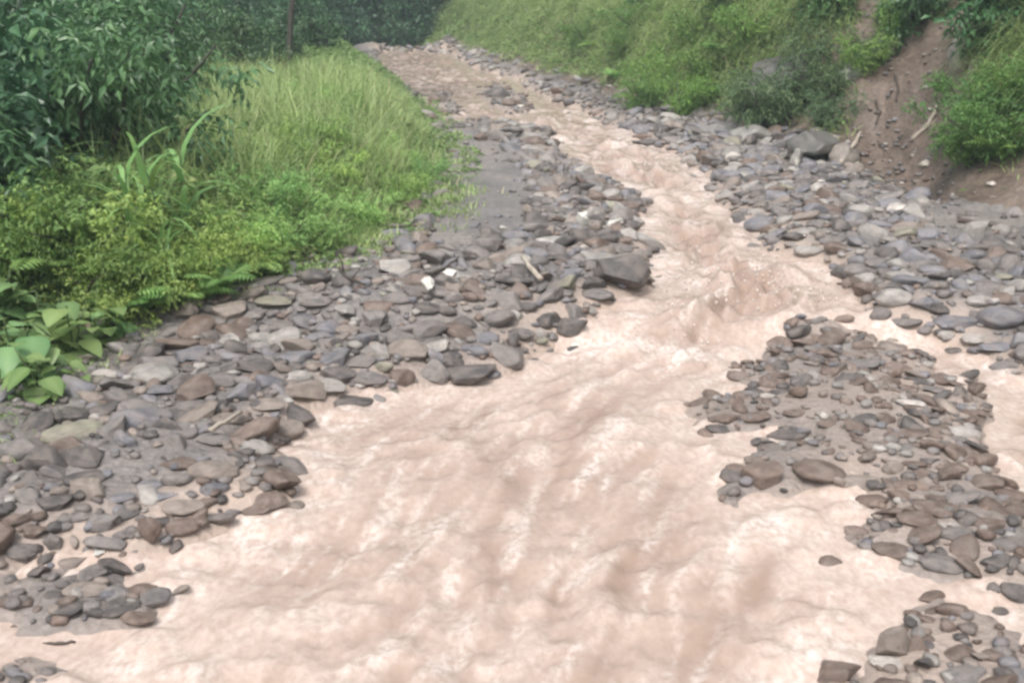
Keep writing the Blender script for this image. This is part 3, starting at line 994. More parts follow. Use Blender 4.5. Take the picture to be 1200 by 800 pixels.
for side, n in (('L', 95000), ('R', 125000)):
    x, y, u = grass_points(n, side)
    if side == 'L':                                   # a thin green fringe running out over the first stones
        yf = 4 + 8 * rng.random(13000)
        uf = rng.normal(-.02, .24, 13000)
        k = rng.random(13000) < .35 + .9 * noise(yf * 2.2, uf * 3, 19)
        x, y, u = np.append(x, eL(yf[k]) - uf[k]), np.append(y, yf[k]), np.append(u, np.minimum(uf[k], .15))
    z = H(x, y, False)
    clump = fbm(x * 1.2, y * 1.2, 51, 3)
    m = len(x)
    if side == 'L':
        hh = (.10 + .52 * sstep(-.1, 1.3, u)) * (.75 + .5 * rng.random(m)) * (1 + .7 * clump + .5 * (rng.random(m) < .06)) * np.where(y < 9, .6, 1) * np.interp(y, [16, 24], [1, .5])
    else:
        hh = (.28 + .42 * sstep(.3, 2.0, u)) * (.65 + .7 * rng.random(m)) * (1 + .5 * clump) * np.where(y > 22, .85, 1)
    az = rng.uniform(0, 2 * np.pi, m) if side == 'L' else np.pi + rng.normal(0, 1.1, m)
    lean = rng.uniform(.05, .45, m) if side == 'L' else rng.uniform(.2, .9, m)
    curl = rng.uniform(.3, 1.3, m) if side == 'L' else rng.uniform(.6, 1.9, m)
    Vg, q, t, bi = blades(np.stack([x, y, z - .02], 1), az, lean, hh, (.007 + .009 * rng.random(m)) * (1 + .03 * y), curl)
    hue = np.clip(.5 + .55 * clump + rng.normal(0, .22, m) + (.12 if side == 'L' else np.interp(y, [9, 13, 16, 24], [.1, 0, .05, .4])), 0, .93)
    hue[rng.random(m) < .05] = 1
    o = link('grass', mesh('grass', Vg, [q, t], M_GRASS, attrs={'rnd': hue[bi]}))
    tag(o, 'bright meadow grass standing on the shoulder of the road' if side == 'L' else 'long arching grass hanging over the cut bank', kind='stuff')
    # small-leaved weeds between the blades
    x, y, u = grass_points(n // 2, side)
    if side == 'L':
        yy = 4 + 6 * rng.random(9000)
        uu = 2.6 * rng.random(9000)
        k = rng.random(9000) < sstep(-.05, .5, uu + .3 * noise(yy * 3, uu * 3, 5))
        x, y, u = np.append(x, eL(yy[k]) - uu[k]), np.append(y, yy[k]), np.append(u, uu[k])
    m = len(x)
    z = H(x, y, False) + rng.random(m) * (.05 + .28 * sstep(.1, 1.2, u))
    D = np.stack([rng.normal(size=m), rng.normal(size=m), rng.uniform(-.5, .4, m)], 1)
    N = np.stack([rng.normal(0, .4, m), rng.normal(0, .4, m), np.ones(m)], 1)
    Lf = (.035 + .05 * rng.random(m)) * (1 + .035 * y)
    Vg, t, bi = leaf_cards(np.stack([x, y, z], 1), D, N, Lf, Lf * .55)
    o = link('undergrowth', mesh('undergrowth', Vg, t, M_COVER, attrs={'rnd': np.clip(.45 + .5 * fbm(x * 1.3, y * 1.3, 61, 3) + rng.normal(0, .2, m), 0, .97)[bi]}))
    tag(o, 'low leafy weeds creeping along the grassy shoulder' if side == 'L' else 'low leafy weeds creeping over the bank', kind='stuff')

# ------------------------------------------------------------------ plants as things: prototypes
def root(name, label=None):
    return link(name, None)


def limb_path(r, p0, d, L, n=6, wob=.12, up=.0):
    P = [np.array(p0, float)]
    d = unit(np.array(d, float))
    for k in range(n):
        d = unit(d + r.normal(0, wob, 3) + np.array([0, 0, up]))
        P.append(P[-1] + d * L / n)
    return np.array(P)


def foliage_mesh(r, centres, radii, n, leaf, m, flat=.6, aspect=.42, droop=.35):
    """Leaves spread in twig sprays through lumps."""
    w = np.array(radii)**2
    ci = r.choice(len(centres), n // 7 + 1, p=w / w.sum())
    dirs = unit(r.normal(size=(len(ci), 3)))
    rad = np.array(radii)[ci] * (.35 + .65 * r.random(len(ci))**.5)
    tw = np.array(centres)[ci] + dirs * rad[:, None] * np.array([1, 1, flat + .2])
    out = unit(dirs + np.array([0, 0, -.15]) + r.normal(0, .5, (len(ci), 3)))
    P, D, G = [], [], []
    for k in range(7):
        P.append(tw + out * (k - 3) * leaf * .42)
        sd = unit(np.cross(out, np.array([0, 0, 1.0])) * (1 if k % 2 else -1) + out * .6 + r.normal(0, .3, out.shape) + np.array([0, 0, -droop]))
        D.append(sd)
        G.append(np.arange(len(ci)))
    P, D, G = np.vstack(P), np.vstack(D), np.concatenate(G)
    N = unit(np.stack([r.normal(0, .45, len(P)), r.normal(0, .45, len(P)), np.ones(len(P))], 1))
    L = leaf * r.uniform(.65, 1.25, len(P))
    V, t, bi = leaf_cards(P, D, N, L, L * aspect)
    tone = r.random(len(ci))
    rnd = np.clip(.25 + .5 * tone[G] + r.normal(0, .12, len(P)), 0, 1)
    return mesh('foliage', V, t, m, smooth=False, attrs={'rnd': rnd[bi]})


def make_shrub(seed, h, wd, leaf, n, m=None, aspect=.42, droop=.35):
    r = np.random.default_rng(seed)
    t = root('shrub')
    tips, rad = [], []
    for k in range(5):
        az = k * 1.26 + r.uniform(-.4, .4)
        p = limb_path(r, (r.normal(0, .04), r.normal(0, .04), -.05), (math.cos(az) * .5, math.sin(az) * .5, 1), h * r.uniform(.6, .85), 6, .13)
        p[:, :2] *= wd / h
        part('stem', mesh('stem', *merge([tube(p, np.linspace(.018, .006, len(p)) * h)]), M_BARK), t)
        for q in (2, 4, 6):
            tips.append(p[q] + r.normal(0, .10 * h, 3)); rad.append(h * r.uniform(.11, .27) * wd / h)
    f = part('foliage', foliage_mesh(r, tips, rad, n, leaf, m or M_LEAF, aspect=aspect, droop=droop), t)
    f['kind'] = 'stuff'
    return t


def make_tree(seed, h, crown_lo, wd, leaf, n, tr=.03):
    r = np.random.default_rng(seed)
    t = root('tree')
    p = limb_path(r, (0, 0, -.15), (r.normal(0, .06), r.normal(0, .06), 1), h * .95, 10, .05)
    part('trunk', mesh('trunk', *merge([tube(p, np.linspace(tr, tr * .3, len(p)) * h, 8)]), M_BARK), t)
    tips, rad = [p[-1]], [wd * .4]
    for k in range(9):
        i = int(np.interp(k / 8, [0, 1], [crown_lo * 10, 9.4]))
        az = k * 2.4 + r.uniform(-.4, .4)
        q = limb_path(r, p[i], (math.cos(az), math.sin(az), .35), wd * r.uniform(.6, 1.0), 5, .15)
        part('limb', mesh('limb', *merge([tube(q, np.linspace(tr * .4, tr * .1, len(q)) * h, 5)]), M_BARK), t)
        for e in (2, 4, 5):
            tips.append(q[e]); rad.append(wd * r.uniform(.25, .42))
    c = part('crown', foliage_mesh(r, tips, rad, n, leaf, M_LEAF), t)
    c['kind'] = 'stuff'
    return t


def make_fern(seed, L, n=11):
    """Arching pinnate fronds."""
    r = np.random.default_rng(seed)
    t = root('fern')
    for k in range(n):
        az = k * 2.4 + r.uniform(-.3, .3)
        s = np.linspace(0, 1, 15)
        le = L * r.uniform(.75, 1.1)
        th = r.uniform(.25, .5) + s * r.uniform(1.2, 1.8)
        ds = le / 14
        x = np.cumsum(np.sin(th)) * ds; z = np.cumsum(np.cos(th)) * ds
        path = np.stack([np.cos(az) * x, np.sin(az) * x, z], 1)
        tan = unit(np.gradient(path, axis=0))
        side = np.array([-math.sin(az), math.cos(az), 0])
        pl = le * .26 * np.sin(np.pi * np.clip(s * .9 + .1, 0, 1))**.8
        P = np.vstack([path[2:], path[2:]])
        D = np.vstack([tan[2:] * .5 + side, tan[2:] * .5 - side]) + np.array([0, 0, -.15])
        ll = np.concatenate([pl[2:], pl[2:]])
        N = unit(np.cross(np.tile(side, (len(P), 1)), np.vstack([tan[2:], tan[2:]])))
        N[N[:, 2] < 0] *= -1
        V, tr, bi = leaf_cards(P, D, N, ll + .01, ll * .32 + .004, .1)
        tv, tq, tt = tube(path, np.linspace(.006, .002, 15) * L * 1.5, 4)
        Va = np.vstack([V, tv])
        part('frond', mesh('frond', Va, [tr, tq + len(V), tt + len(V)], M_COVER, attrs={'rnd': np.full(len(Va), r.uniform(.2, .9))}), t)
    return t


def make_broadleaf(seed, h, leaf, n=11):
    """Upright weeds with big heart-shaped leaves."""
    r = np.random.default_rng(seed)
    t = root('broadleaf_plant')
    for k in range(3):
        az = k * 2.1 + r.uniform(-.4, .4)
        p = limb_path(r, (0, 0, -.03), (.35 * math.cos(az), .35 * math.sin(az), 1), h * r.uniform(.7, 1), 6, .1)
        part('stem', mesh('stem', *merge([tube(p, np.linspace(.012, .006, len(p)), 5)]), M_STEM), t)
        for j in range(n // 3 + 3):
            b = p[min(6, 1 + j)]
            a2 = az + j * 2.3 + r.uniform(-.5, .5)
            d = np.array([math.cos(a2), math.sin(a2), r.uniform(-.55, .25)])
            L = leaf * r.uniform(.7, 1.15)
            # heart outline with a sagging midrib: rows across the blade
            s = np.array([0, .12, .3, .5, .7, .88, 1.0])
            wv = np.array([.14, .42, .54, .50, .36, .17, .0]) * L
            d2 = d / np.linalg.norm(d[:2])
            pet = b + d * L * .35
            ctr = pet + np.outer(s * L, d2) + np.outer(L * (.10 * s - .45 * s * s), [0, 0, 1])
            sd = np.array([-math.sin(a2), math.cos(a2), 0])
            V = np.vstack([ctr - sd * wv[:, None] + np.array([0, 0, .10 * L]) * (wv / L)[:, None], ctr, ctr + sd * wv[:, None] + np.array([0, 0, .10 * L]) * (wv / L)[:, None]])
            m_ = len(s)
            F = [(i, i + 1, m_ + i + 1, m_ + i) for i in range(m_ - 1)] + [(m_ + i, m_ + i + 1, 2 * m_ + i + 1, 2 * m_ + i) for i in range(m_ - 1)]
            tv, tq, tt = tube(np.array([b, (b + pet) / 2 + [0, 0, .01], pet]), [.005, .004, .003], 4)
            rv = r.uniform(.15, 1)
            part('leaf', mesh('leaf', np.vstack([V, tv]), [np.array(F), tq + len(V), tt + len(V)], M_BROAD, attrs={'rnd': np.concatenate([np.full(m_, rv), np.full(m_, min(1, rv + .45)), np.full(m_ + len(tv), rv)])}), t)
    return t


def make_cane(seed, h, n=9):
    """Tall strap-leaved cane grass; every leaf a part."""
    r = np.random.default_rng(seed)
    t = root('cane_grass')
    p = limb_path(r, (0, 0, -.03), (.05, .03, 1), h * .7, 6, .05)
    part('stem', mesh('stem', *merge([tube(p, np.linspace(.012, .005, 7), 5)]), M_STEM), t)
    for k in range(n):
        b = p[1 + k * 5 // n]
        m_ = 1
        V, q, tr, bi = blades(np.array([b]), np.array([k * 2.5 + r.uniform(-.4, .4)]), np.array([r.uniform(.15, .5)]), np.array([h * r.uniform(.45, .75)]), np.array([.045 * h**.5]), np.array([r.uniform(.8, 1.8)]), 6)
        part('leaf', mesh('leaf', V, [q, tr], M_BROAD, attrs={'rnd': np.full(len(V), r.uniform(.3, 1))}), t)
    return t


USED = set()


def put(proto, p, scale, rz, label, cat, group, tint=(1, 1, 1), name=None):
    o = proto if proto.name not in USED else copy_tree(proto)
    USED.add(o.name)
    USED.add(proto.name)
    o.location = p
    o.rotation_euler = (random.uniform(-.06, .06), random.uniform(-.06, .06), rz)
    o.scale = (scale,) * 3
    tag(o, label, cat, group)
    jv, jr = random.uniform(.82, 1.2), random.uniform(.92, 1.12)
    tint = (tint[0] * jv * jr, tint[1] * jv, tint[2] * jv / jr)
    for ch in o.children:
        ch.color = (*tint, 1)
    o.color = (*tint, 1)
    return o


SH_DARK = [make_shrub(500 + k, 1.6, 1.7, .135, 2000, aspect=.5) for k in range(4)]        # dark glossy shrubs
SH_BIG = [make_shrub(520 + k, 2.6, 2.6, .18, 2500, aspect=.34, droop=.55) for k in range(3)]   # long drooping leaves
SH_FINE = [make_shrub(540 + k, .8, 1.1, .055, 2600, M_COVER) for k in range(3)]
TREES = [make_tree(600 + k, 9, .12, 2.8, .17, 7500) for k in range(4)]
SLIM = make_tree(650, 7.5, .62, 1.3, .14, 2500, .0085)
FERNS = [make_fern(700 + k, .75) for k in range(3)]
BROAD = [make_broadleaf(720 + k, .62, .21) for k in range(3)]
CANES = [make_cane(740 + k, 1.0) for k in range(3)]

ORDW = ['first', 'second', 'third', 'fourth', 'fifth', 'sixth', 'seventh', 'eighth', 'ninth', 'tenth', 'eleventh', 'twelfth', 'thirteenth', 'fourteenth', 'fifteenth', 'sixteenth']


def ground(x, y):
    return (x, y, float(H(x, y, False)))


# --- near-side weeds with big leaves, by the corner of the bar
for i, (px, py, s, lab) in enumerate([
        (22, 445, .95, 'pale green large-leaved plant at the very edge of the picture beside the silt'),
        (88, 422, .9, 'large-leaved plant with heart-shaped leaves beside the white-topped boulder'),
        (8, 385, .95, 'tall large-leaved plant behind the pale one at the picture edge'),
        (52, 465, .7, 'low large-leaved plant spreading over the verge above the long mossy stone'),
        (55, 400, .85, 'middling large-leaved plant filling the gap between the two bigger ones'), (115, 405, .65, 'large-leaved plant leaning towards the white-topped boulder'),
        (45, 440, .75, 'large-leaved plant with leaves hanging over the weedy slope'),
        (128, 392, .6, 'small large-leaved plant at the top of the weedy slope beside the bar')]):
    put(BROAD[i % 3], hit(px, py), s * .84, i * 1.7, lab, 'plant', 'large-leaved plants on the verge', (1, 1, 1))
for i, (px, py, s, lab) in enumerate([
        (152, 300, 1.05, 'tall strap-leaved cane standing at the dark end of the cane clump'),
        (172, 296, 1.15, 'tallest strap-leaved cane in the middle of the cane clump'),
        (196, 300, .95, 'strap-leaved cane between the tallest one and the meadow'),
        (218, 292, 1.2, 'strap-leaved cane nearest the bright meadow'),
        (160, 330, .8, 'short strap-leaved cane in front of the cane clump'),
        (205, 345, .75, 'strap-leaved cane leaning low above the ferns')]):
    put(CANES[i % 3], hit(px, py), s, i * 2.1, lab, 'cane', 'strap-leaved canes beside the meadow', (1.3, 1.3, 1.1))
for i, (px, py, s, lab) in enumerate([
        (165, 372, .8, 'fern at the verge just above the white-topped boulder'),
        (215, 362, .8, 'fern between the canes and the stones of the bar'),
        (255, 345, .85, 'fern under the meadow edge behind the bluish stones'),
        (130, 345, .95, 'dark fern in the shade behind the large-leaved plants'),
        (300, 325, .7, 'small bright fern at the meadow edge behind the forked twig'),
        (60, 330, 1.0, 'dark fern under the overhanging shrubs at the picture edge'),
        (185, 330, .8, 'fern at the feet of the strap-leaved canes')]):
    put(FERNS[i % 3], hit(px, py), s * .72, i * 1.3, lab, 'fern', 'ferns along the near verge', (1.0, 1.1, .95))

for i, (px, py, s, lab) in enumerate([
        (20, 330, .8, 'low mid-green weed under the fern at the picture edge'), (95, 355, .75, 'low mid-green weed between the large-leaved plants and the canes'), (140, 370, .65, 'low mid-green weed behind the white-topped boulder'),
        (185, 355, .7, 'low mid-green weed between the ferns of the verge'), (235, 350, .7, 'low mid-green weed at the verge above the bluish stones'), (270, 330, .7, 'low mid-green weed where verge and meadow meet'),
        (110, 320, .9, 'low mid-green weed in the shade left of the canes'), (55, 300, 1.0, 'low mid-green weed below the overhanging bush at the picture edge'), (240, 300, .8, 'low mid-green weed on the meadow side of the canes')]):
    put(SH_FINE[i % 3], hit(px, py), s, i * 2.7, lab, 'weed', 'low weeds of the verge', (1.25, 1.2, 1.0))

# --- the dark thicket behind
thicket = []
for (x, y, s, k) in [(-4.6, 7.0, .95, 0), (-4.4, 8.4, 1.0, 1), (-4.7, 9.8, 1.1, 2), (-4.0, 9.6, .7, 3), (-5.4, 8.6, 1.3, 0), (-4.2, 11.2, .85, 1), (-5.2, 11.0, 1.2, 2),
                     (-6.4, 10.2, 1.5, 3), (-4.6, 12.6, .9, 0), (-5.8, 12.8, 1.2, 1), (-5.0, 14.6, .95, 2), (-6.6, 14.4, 1.3, 3), (-5.6, 16.8, 1.0, 0), (-7.0, 17.2, 1.3, 1),
                     (-6.4, 19.8, 1.0, 2), (-8.0, 20.0, 1.4, 3)]:
    thicket.append((x, y, s, k))
names_d = ['at the picture edge behind the large-leaved plants', 'above the fern at the picture edge', 'behind the strap-leaved canes', 'close beside the canes', 'deep in shade at the picture edge',
           'between the canes and the meadow', 'standing tall behind the canes', 'high and dim at the picture edge', 'leaning into the meadow from the shade', 'in the middle of the thicket',
           'at the meadow edge halfway up', 'behind the halfway meadow edge', 'reaching over the meadow under the slim tree', 'in the gap below the big trees', 'at the foot of the slim tree', 'dim, behind the foot of the slim tree']
for i, (x, y, s, k) in enumerate(thicket):
    put(SH_DARK[k], ground(x, y), s, i * 1.1, 'dark leafy shrub ' + names_d[i], 'shrub', 'dark shrubs of the thicket', (.95, 1.0, 1.02) if i % 3 else (1.25, 1.3, 1.2))
for i, (x, y, s, lab) in enumerate([
        (-6.2, 8.0, 1.2, 'drooping long-leaved bush overhanging the picture edge'), (-7.2, 11.6, 1.3, 'tall drooping long-leaved bush behind the picture-edge shrubs'),
        (-7.4, 15.2, 1.3, 'drooping long-leaved bush in the upper part of the thicket'), (-8.6, 18.5, 1.4, 'drooping long-leaved bush beneath the big trees'),
        (-9.4, 14.0, 1.6, 'largest drooping long-leaved bush, dim among the trunks'), (-9.6, 23.0, 1.4, 'drooping long-leaved bush behind the slim dark tree'),
        (-8.4, 26.5, 1.2, 'drooping long-leaved bush at the far end of the meadow'), (-10.5, 29.5, 1.4, 'drooping long-leaved bush before the blue-green far trees')]):
    put(SH_BIG[i % 3], ground(x, y), s, i * 2.3, lab, 'bush', 'drooping bushes of the thicket', (.95, 1.02, 1.02))
for i, (x, y, s, lab) in enumerate([
        (-4.9, 24.5, .75, 'dark shrub closing the top of the meadow right of the slim trunk'), (-5.9, 26.0, .95, 'dark shrub straight behind the slim trunk'), (-4.7, 28.0, .8, 'dark shrub above the short dark log'),
        (-5.8, 30.0, 1.05, 'dark shrub midway between the slim trunk and the crest'), (-5.3, 33.0, .8, 'low dark shrub close to the far tip of the meadow'), (-6.6, 34.5, 1.2, 'tall dark shrub at the far tip of the meadow'),
        (-4.6, 20.8, .55, 'small dark shrub in the grass before the slim trunk'), (-5.4, 22.2, .8, 'dark shrub left of the foot of the slim trunk')]):
    put(SH_DARK[(i + 1) % 4], ground(x, y), s, i * 1.3, lab, 'shrub', 'shrubs closing the top of the meadow', (1.0, 1.05, .95))
put(SLIM, ground(-4.35, 22.0), 1.0, 0, 'slim tree with a thin straight dark trunk behind the meadow', 'tree', None, (.9, .95, .9))
for i, (x, y, s, lab) in enumerate([
        (-10.5, 16.5, .9, 'dark tree rising behind the drooping bushes at the picture edge'), (-12.5, 21.5, 1.0, 'dark tree in the second rank behind the thicket'),
        (-11.5, 27.0, 1.0, 'dark tree behind the slim trunk'), (-9.2, 33.0, .9, 'dark tree at the upper end of the meadow'),
        (-12.0, 38.5, 1.1, 'hazy tree deep in the forest beyond the meadow'), (-8.2, 41.5, .85, 'hazy tree where the road bends out of sight'),
        (-4.8, 52.5, 1.0, 'hazy tree straight behind the crest of the road'), (-9.5, 50.5, 1.1, 'hazy tree behind the bend'),
        (-1.5, 51.0, 1.0, 'hazy tree between the crest and the grassy bank'), (-14.5, 46.0, 1.2, 'hazy broad tree far back in the forest'),
        (1.6, 49.0, .9, 'tree at the top of the pale grassy bank')]):
    put(TREES[i % 4], ground(x, y), s, i * 1.9, lab, 'tree', 'trees of the forest behind', (.95, 1.02, 1.02))
for i, (x, y, s, lab) in enumerate([
        (-6.6, 44.5, 1.6, 'dark shrub just beyond the crest of the road'), (-4.2, 47.0, 1.7, 'dark shrub behind the water coming over the crest'),
        (-2.0, 46.5, 1.4, 'dark shrub at the foot of the grassy bank by the crest'), (-8.4, 37.0, 1.4, 'dark shrub behind the far tip of the meadow'),
        (-10.4, 43.0, 1.9, 'dim shrub under the hazy trees at the bend')]):
    put(SH_DARK[i % 4], ground(x, y), s, i * 1.5, lab, 'shrub', 'shrubs at the bend', (.9, 1.0, 1.0))

for i, (x, y, s, lab) in enumerate([
        (-3.6, 9.6, .7, 'mid-green long-leaved bush rising right behind the cane clump'), (-4.1, 11.6, .75, 'mid-green long-leaved bush pushing into the near part of the meadow'),
        (-4.7, 13.8, .75, 'mid-green long-leaved bush halfway along the shaded side of the meadow'), (-5.4, 16.4, .75, 'mid-green long-leaved bush with tips catching light below the slim tree'),
        (-6.0, 19.4, .75, 'mid-green long-leaved bush at the left foot of the slim tree'), (-4.2, 8.0, .65, 'mid-green long-leaved bush above the ferns in the shade'),
        (-6.4, 23.2, .8, 'mid-green long-leaved bush just behind the slim trunk')]):
    put(SH_BIG[i % 3], ground(x, y), s, i * 1.7 + .4, lab, 'bush', 'long-leaved bushes bordering the meadow', (1.25, 1.25, 1.15))
for i, (px, py, s, lab) in enumerate([
        (330, 300, .55, 'light leafy weed at the meadow edge above the forked twig'), (290, 310, .6, 'light leafy weed beside the fern at the meadow edge'), (380, 285, .6, 'light leafy weed in the lower meadow'),
        (430, 270, .55, 'light leafy weed in the lower meadow near the silty lane'), (470, 240, .55, 'light leafy weed at the rounded nose of the meadow'), (350, 250, .65, 'light leafy weed in the middle of the meadow'),
        (400, 225, .6, 'light leafy weed uphill of the middle of the meadow'), (300, 260, .7, 'light leafy weed between the canes and the middle meadow'), (450, 195, .6, 'light leafy weed below the short dark log'),
        (380, 185, .7, 'light leafy weed in the upper meadow'), (495, 215, .45, 'light leafy weed at the meadow edge over the silty lane'), (330, 200, .75, 'light leafy weed in front of the long-leaved bushes'),
        (410, 150, .7, 'light leafy weed beyond the upper meadow'), (350, 145, .8, 'light leafy weed under the slim trunk'), (245, 320, .6, 'light leafy weed behind the ferns of the verge')]):
    put(SH_FINE[i % 3], hit(px, py), s, i * 2.2, lab, 'weed', 'leafy weeds in the meadow', (1.55, 1.6, 1.5))

# --- the bank across the road
for i, (px, py, s, lab) in enumerate([
        (760, 128, 1.0, 'bright green bush overhanging the upstream stones'), (800, 135, 1.05, 'bright green bush bulging over the stones before the rock face'),
        (780, 95, 1.2, 'bright green bush behind the two overhanging ones'), (830, 100, 1.1, 'bright green bush between the ferns and the rock face'),
        (730, 70, 1.1, 'bright green bush where the bank turns pale'), (690, 50, 1.1, 'bright green bush on the pale upstream bank'), (820, 55, 1.2, 'bright green bush high over the rock face'),
        (880, 60, 1.2, 'bright green bush near the bank top over the dusty bushes'), (750, 35, 1.2, 'bright green bush close to the bank top upstream'),
        (1140, 195, .8, 'bright green bush at the lower tip of the grassy lobe'), (1180, 185, .9, 'bright green bush hanging at the picture edge over the silt'), (1150, 160, 1.0, 'bright green bush in the heart of the grassy lobe'),
        (1190, 140, 1.0, 'bright green bush at the upper edge of the grassy lobe'), (1140, 135, .8, 'bright green bush beside the bare gully'), (1048, 40, .9, 'bright green bush sloping down beside the gully head'),
        (1005, 85, .8, 'bright green bush stretching from the gully head to the pale rock')]):
    put(SH_FINE[i % 3], hit(px, py), s, i * 1.9, lab, 'bush', 'bright bushes on the far bank', (.8, .95, .72) if px < 1100 else (.58, .76, .58))
for i, (px, py, s, k, lab) in enumerate([
        (905, 150, 1.25, 0, 'grey-green dusty bush in front of the dark rock face'), (870, 140, 1.0, 1, 'dusty bush at the upstream end of the rock face'),
        (940, 120, 1.1, 2, 'dusty bush on top of the rock face'), (968, 152, .8, 0, 'dusty bush beside the bare soil gully'),
        (985, 112, .8, 1, 'dusty bush above the bush beside the gully'), (960, 85, 1.2, 2, 'dusty bush high on the bank over the rock face'),
        (1025, 75, .7, 0, 'dusty bush at the head of the bare gully')]):
    put(SH_FINE[k], hit(px, py), s, i * 1.2, lab, 'bush', 'dusty bushes about the rock face', (.62, .62, .80))
for i, (px, py, s, lab) in enumerate([
        (745, 125, 1.0, 'arching fern hanging over the stones upstream'), (775, 115, 1.1, 'arching fern beside the upstream hanging one'), (805, 130, 1.0, 'arching fern before the rock face'),
        (835, 120, 1.05, 'arching fern nearest the dusty bushes'), (720, 95, 1.0, 'arching fern higher up the bank upstream'), (790, 80, 1.1, 'arching fern in the middle of the grassy bank'),
        (845, 70, 1.1, 'arching fern high above the rock face'), (700, 60, 1.0, 'arching fern at the top of the grassy bank upstream'), (900, 50, 1.1, 'arching fern at the top of the picture above the bushes'),
        (1135, 185, 1.0, 'fern on the grassy lobe beside the gully'), (1175, 190, 1.0, 'fern hanging over the silt at the picture edge'), (1160, 150, 1.1, 'fern in the middle of the grassy lobe'),
        (1190, 120, 1.1, 'fern at the top of the grassy lobe at the picture edge')]):
    put(FERNS[i % 3], hit(px, py), s * .68, i * 1.3, lab, 'fern', 'ferns on the far bank', (1.0, 1.15, .95))
for i, (px, py, s, lab) in enumerate([
        (1165, 60, .9, 'dark shrub at the top corner above the grassy lobe'), (1060, 30, .8, 'dark shrub over the head of the gully'), (980, 25, .8, 'dark shrub on the bank top above the dusty bushes'),
        (860, 15, .75, 'dark shrub on the bank top between the ferns'), (760, 12, .75, 'dark shrub at the top of the picture over the arching ferns'), (1195, 20, .9, 'dark shrub at the uppermost corner of the picture')]):
    put(SH_DARK[i % 4], hit(px, py), s, i * 1.6, lab, 'shrub', 'shrubs on top of the bank', (1.15, 1.25, 1.05))

# --- the far-off wood beyond the crest: one mass
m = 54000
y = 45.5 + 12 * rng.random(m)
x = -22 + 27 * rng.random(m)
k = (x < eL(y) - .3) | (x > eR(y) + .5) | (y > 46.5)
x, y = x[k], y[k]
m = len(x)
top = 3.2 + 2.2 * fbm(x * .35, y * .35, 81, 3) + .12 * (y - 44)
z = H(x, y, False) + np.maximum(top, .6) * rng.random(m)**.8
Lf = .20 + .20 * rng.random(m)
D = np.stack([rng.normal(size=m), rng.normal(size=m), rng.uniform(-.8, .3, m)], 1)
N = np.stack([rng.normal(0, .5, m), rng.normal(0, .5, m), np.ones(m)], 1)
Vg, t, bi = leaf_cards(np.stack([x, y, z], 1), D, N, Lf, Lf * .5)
o = link('far_forest', mesh('far_forest', Vg, t, M_LEAF, smooth=False, attrs={'rnd': np.clip(.16 + .5 * fbm(x * .9, z * .9, 83, 3) + rng.normal(0, .15, m), 0, 1)[bi]}))  # leaf tone lowered to stand in for the shade of the canopy
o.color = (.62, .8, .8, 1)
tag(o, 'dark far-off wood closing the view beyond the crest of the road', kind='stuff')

# ------------------------------------------------------------------ rock ledge, driftwood, litter, roots
def rock(shape_seed, l, cuts=9):
    v, f = stone_shape(shape_seed, 4, cuts, .5, .055)
    return mesh('rock', v * np.array(l), f, M_ROCK)


p = hit(962, 196)
t = link('rock_ledge', None, loc=p + np.array([0, .15, -.04]))
for nm, l, loc, c in (('slab', (.33, .30, .17), (.02, .32, .27), (.075, .075, .07)), ('upright', (.07, .16, .15), (-.26, .05, .10), (.26, .25, .23)),
                      ('upright', (.22, .26, .20), (.34, .16, .10), (.17, .15, .135)), ('back_stone', (.34, .14, .22), (0, .42, .14), (.07, .065, .06))):
    o = part(nm, rock(800 + len(t.children) + len(nm), l), t, loc=loc, rot=(random.uniform(-.1, .2), random.uniform(-.2, .2), random.uniform(-.4, .4)))
    o.color = (*c, 1)
tag(t, 'rock ledge roofing a small dark hollow at the foot of the bank', 'rock ledge')
for (px, py, l, c, lab) in [
        (905, 118, (.55, .45, .62), (.055, .055, .052), 'dark rock face showing between the dusty bushes'), (935, 98, (.35, .30, .38), (.065, .065, .06), 'dark rock jutting out above the rock face'),
        (995, 92, (.20, .16, .17), (.24, .25, .23), 'pale square rock high on the bank among dusty bushes'), (1131, 72, (.20, .18, .28), (.30, .28, .26), 'pale rock stuck in the bare soil near the gully head'),
        (1150, 84, (.15, .14, .15), (.33, .30, .28), 'small grey rock below the pale one near the gully head'), (735, 122, (.12, .10, .26), (.32, .30, .25), 'pale upright rock in the shade of the arching ferns'),
        (880, 165, (.34, .25, .2), (.2, .195, .19), 'grey rock at the foot of the dusty bushes'), (845, 158, (.3, .22, .16), (.19, .185, .18), 'grey rock at the upstream end of the bank foot'),
        (1085, 193, (.08, .07, .07), (.5, .46, .4), 'little pale rock in the bare soil of the gully')]:
    q = hit(px, py)
    o = link('rock', rock(int(px), l), loc=(q[0], q[1] + l[1] * .2, q[2] + l[2] * .15), rot=(random.uniform(-.2, .2), random.uniform(-.2, .2), random.uniform(-.5, .5)))
    o.color = (*c, 1)
    tag(o, lab, 'rock', 'rocks set in the far bank')


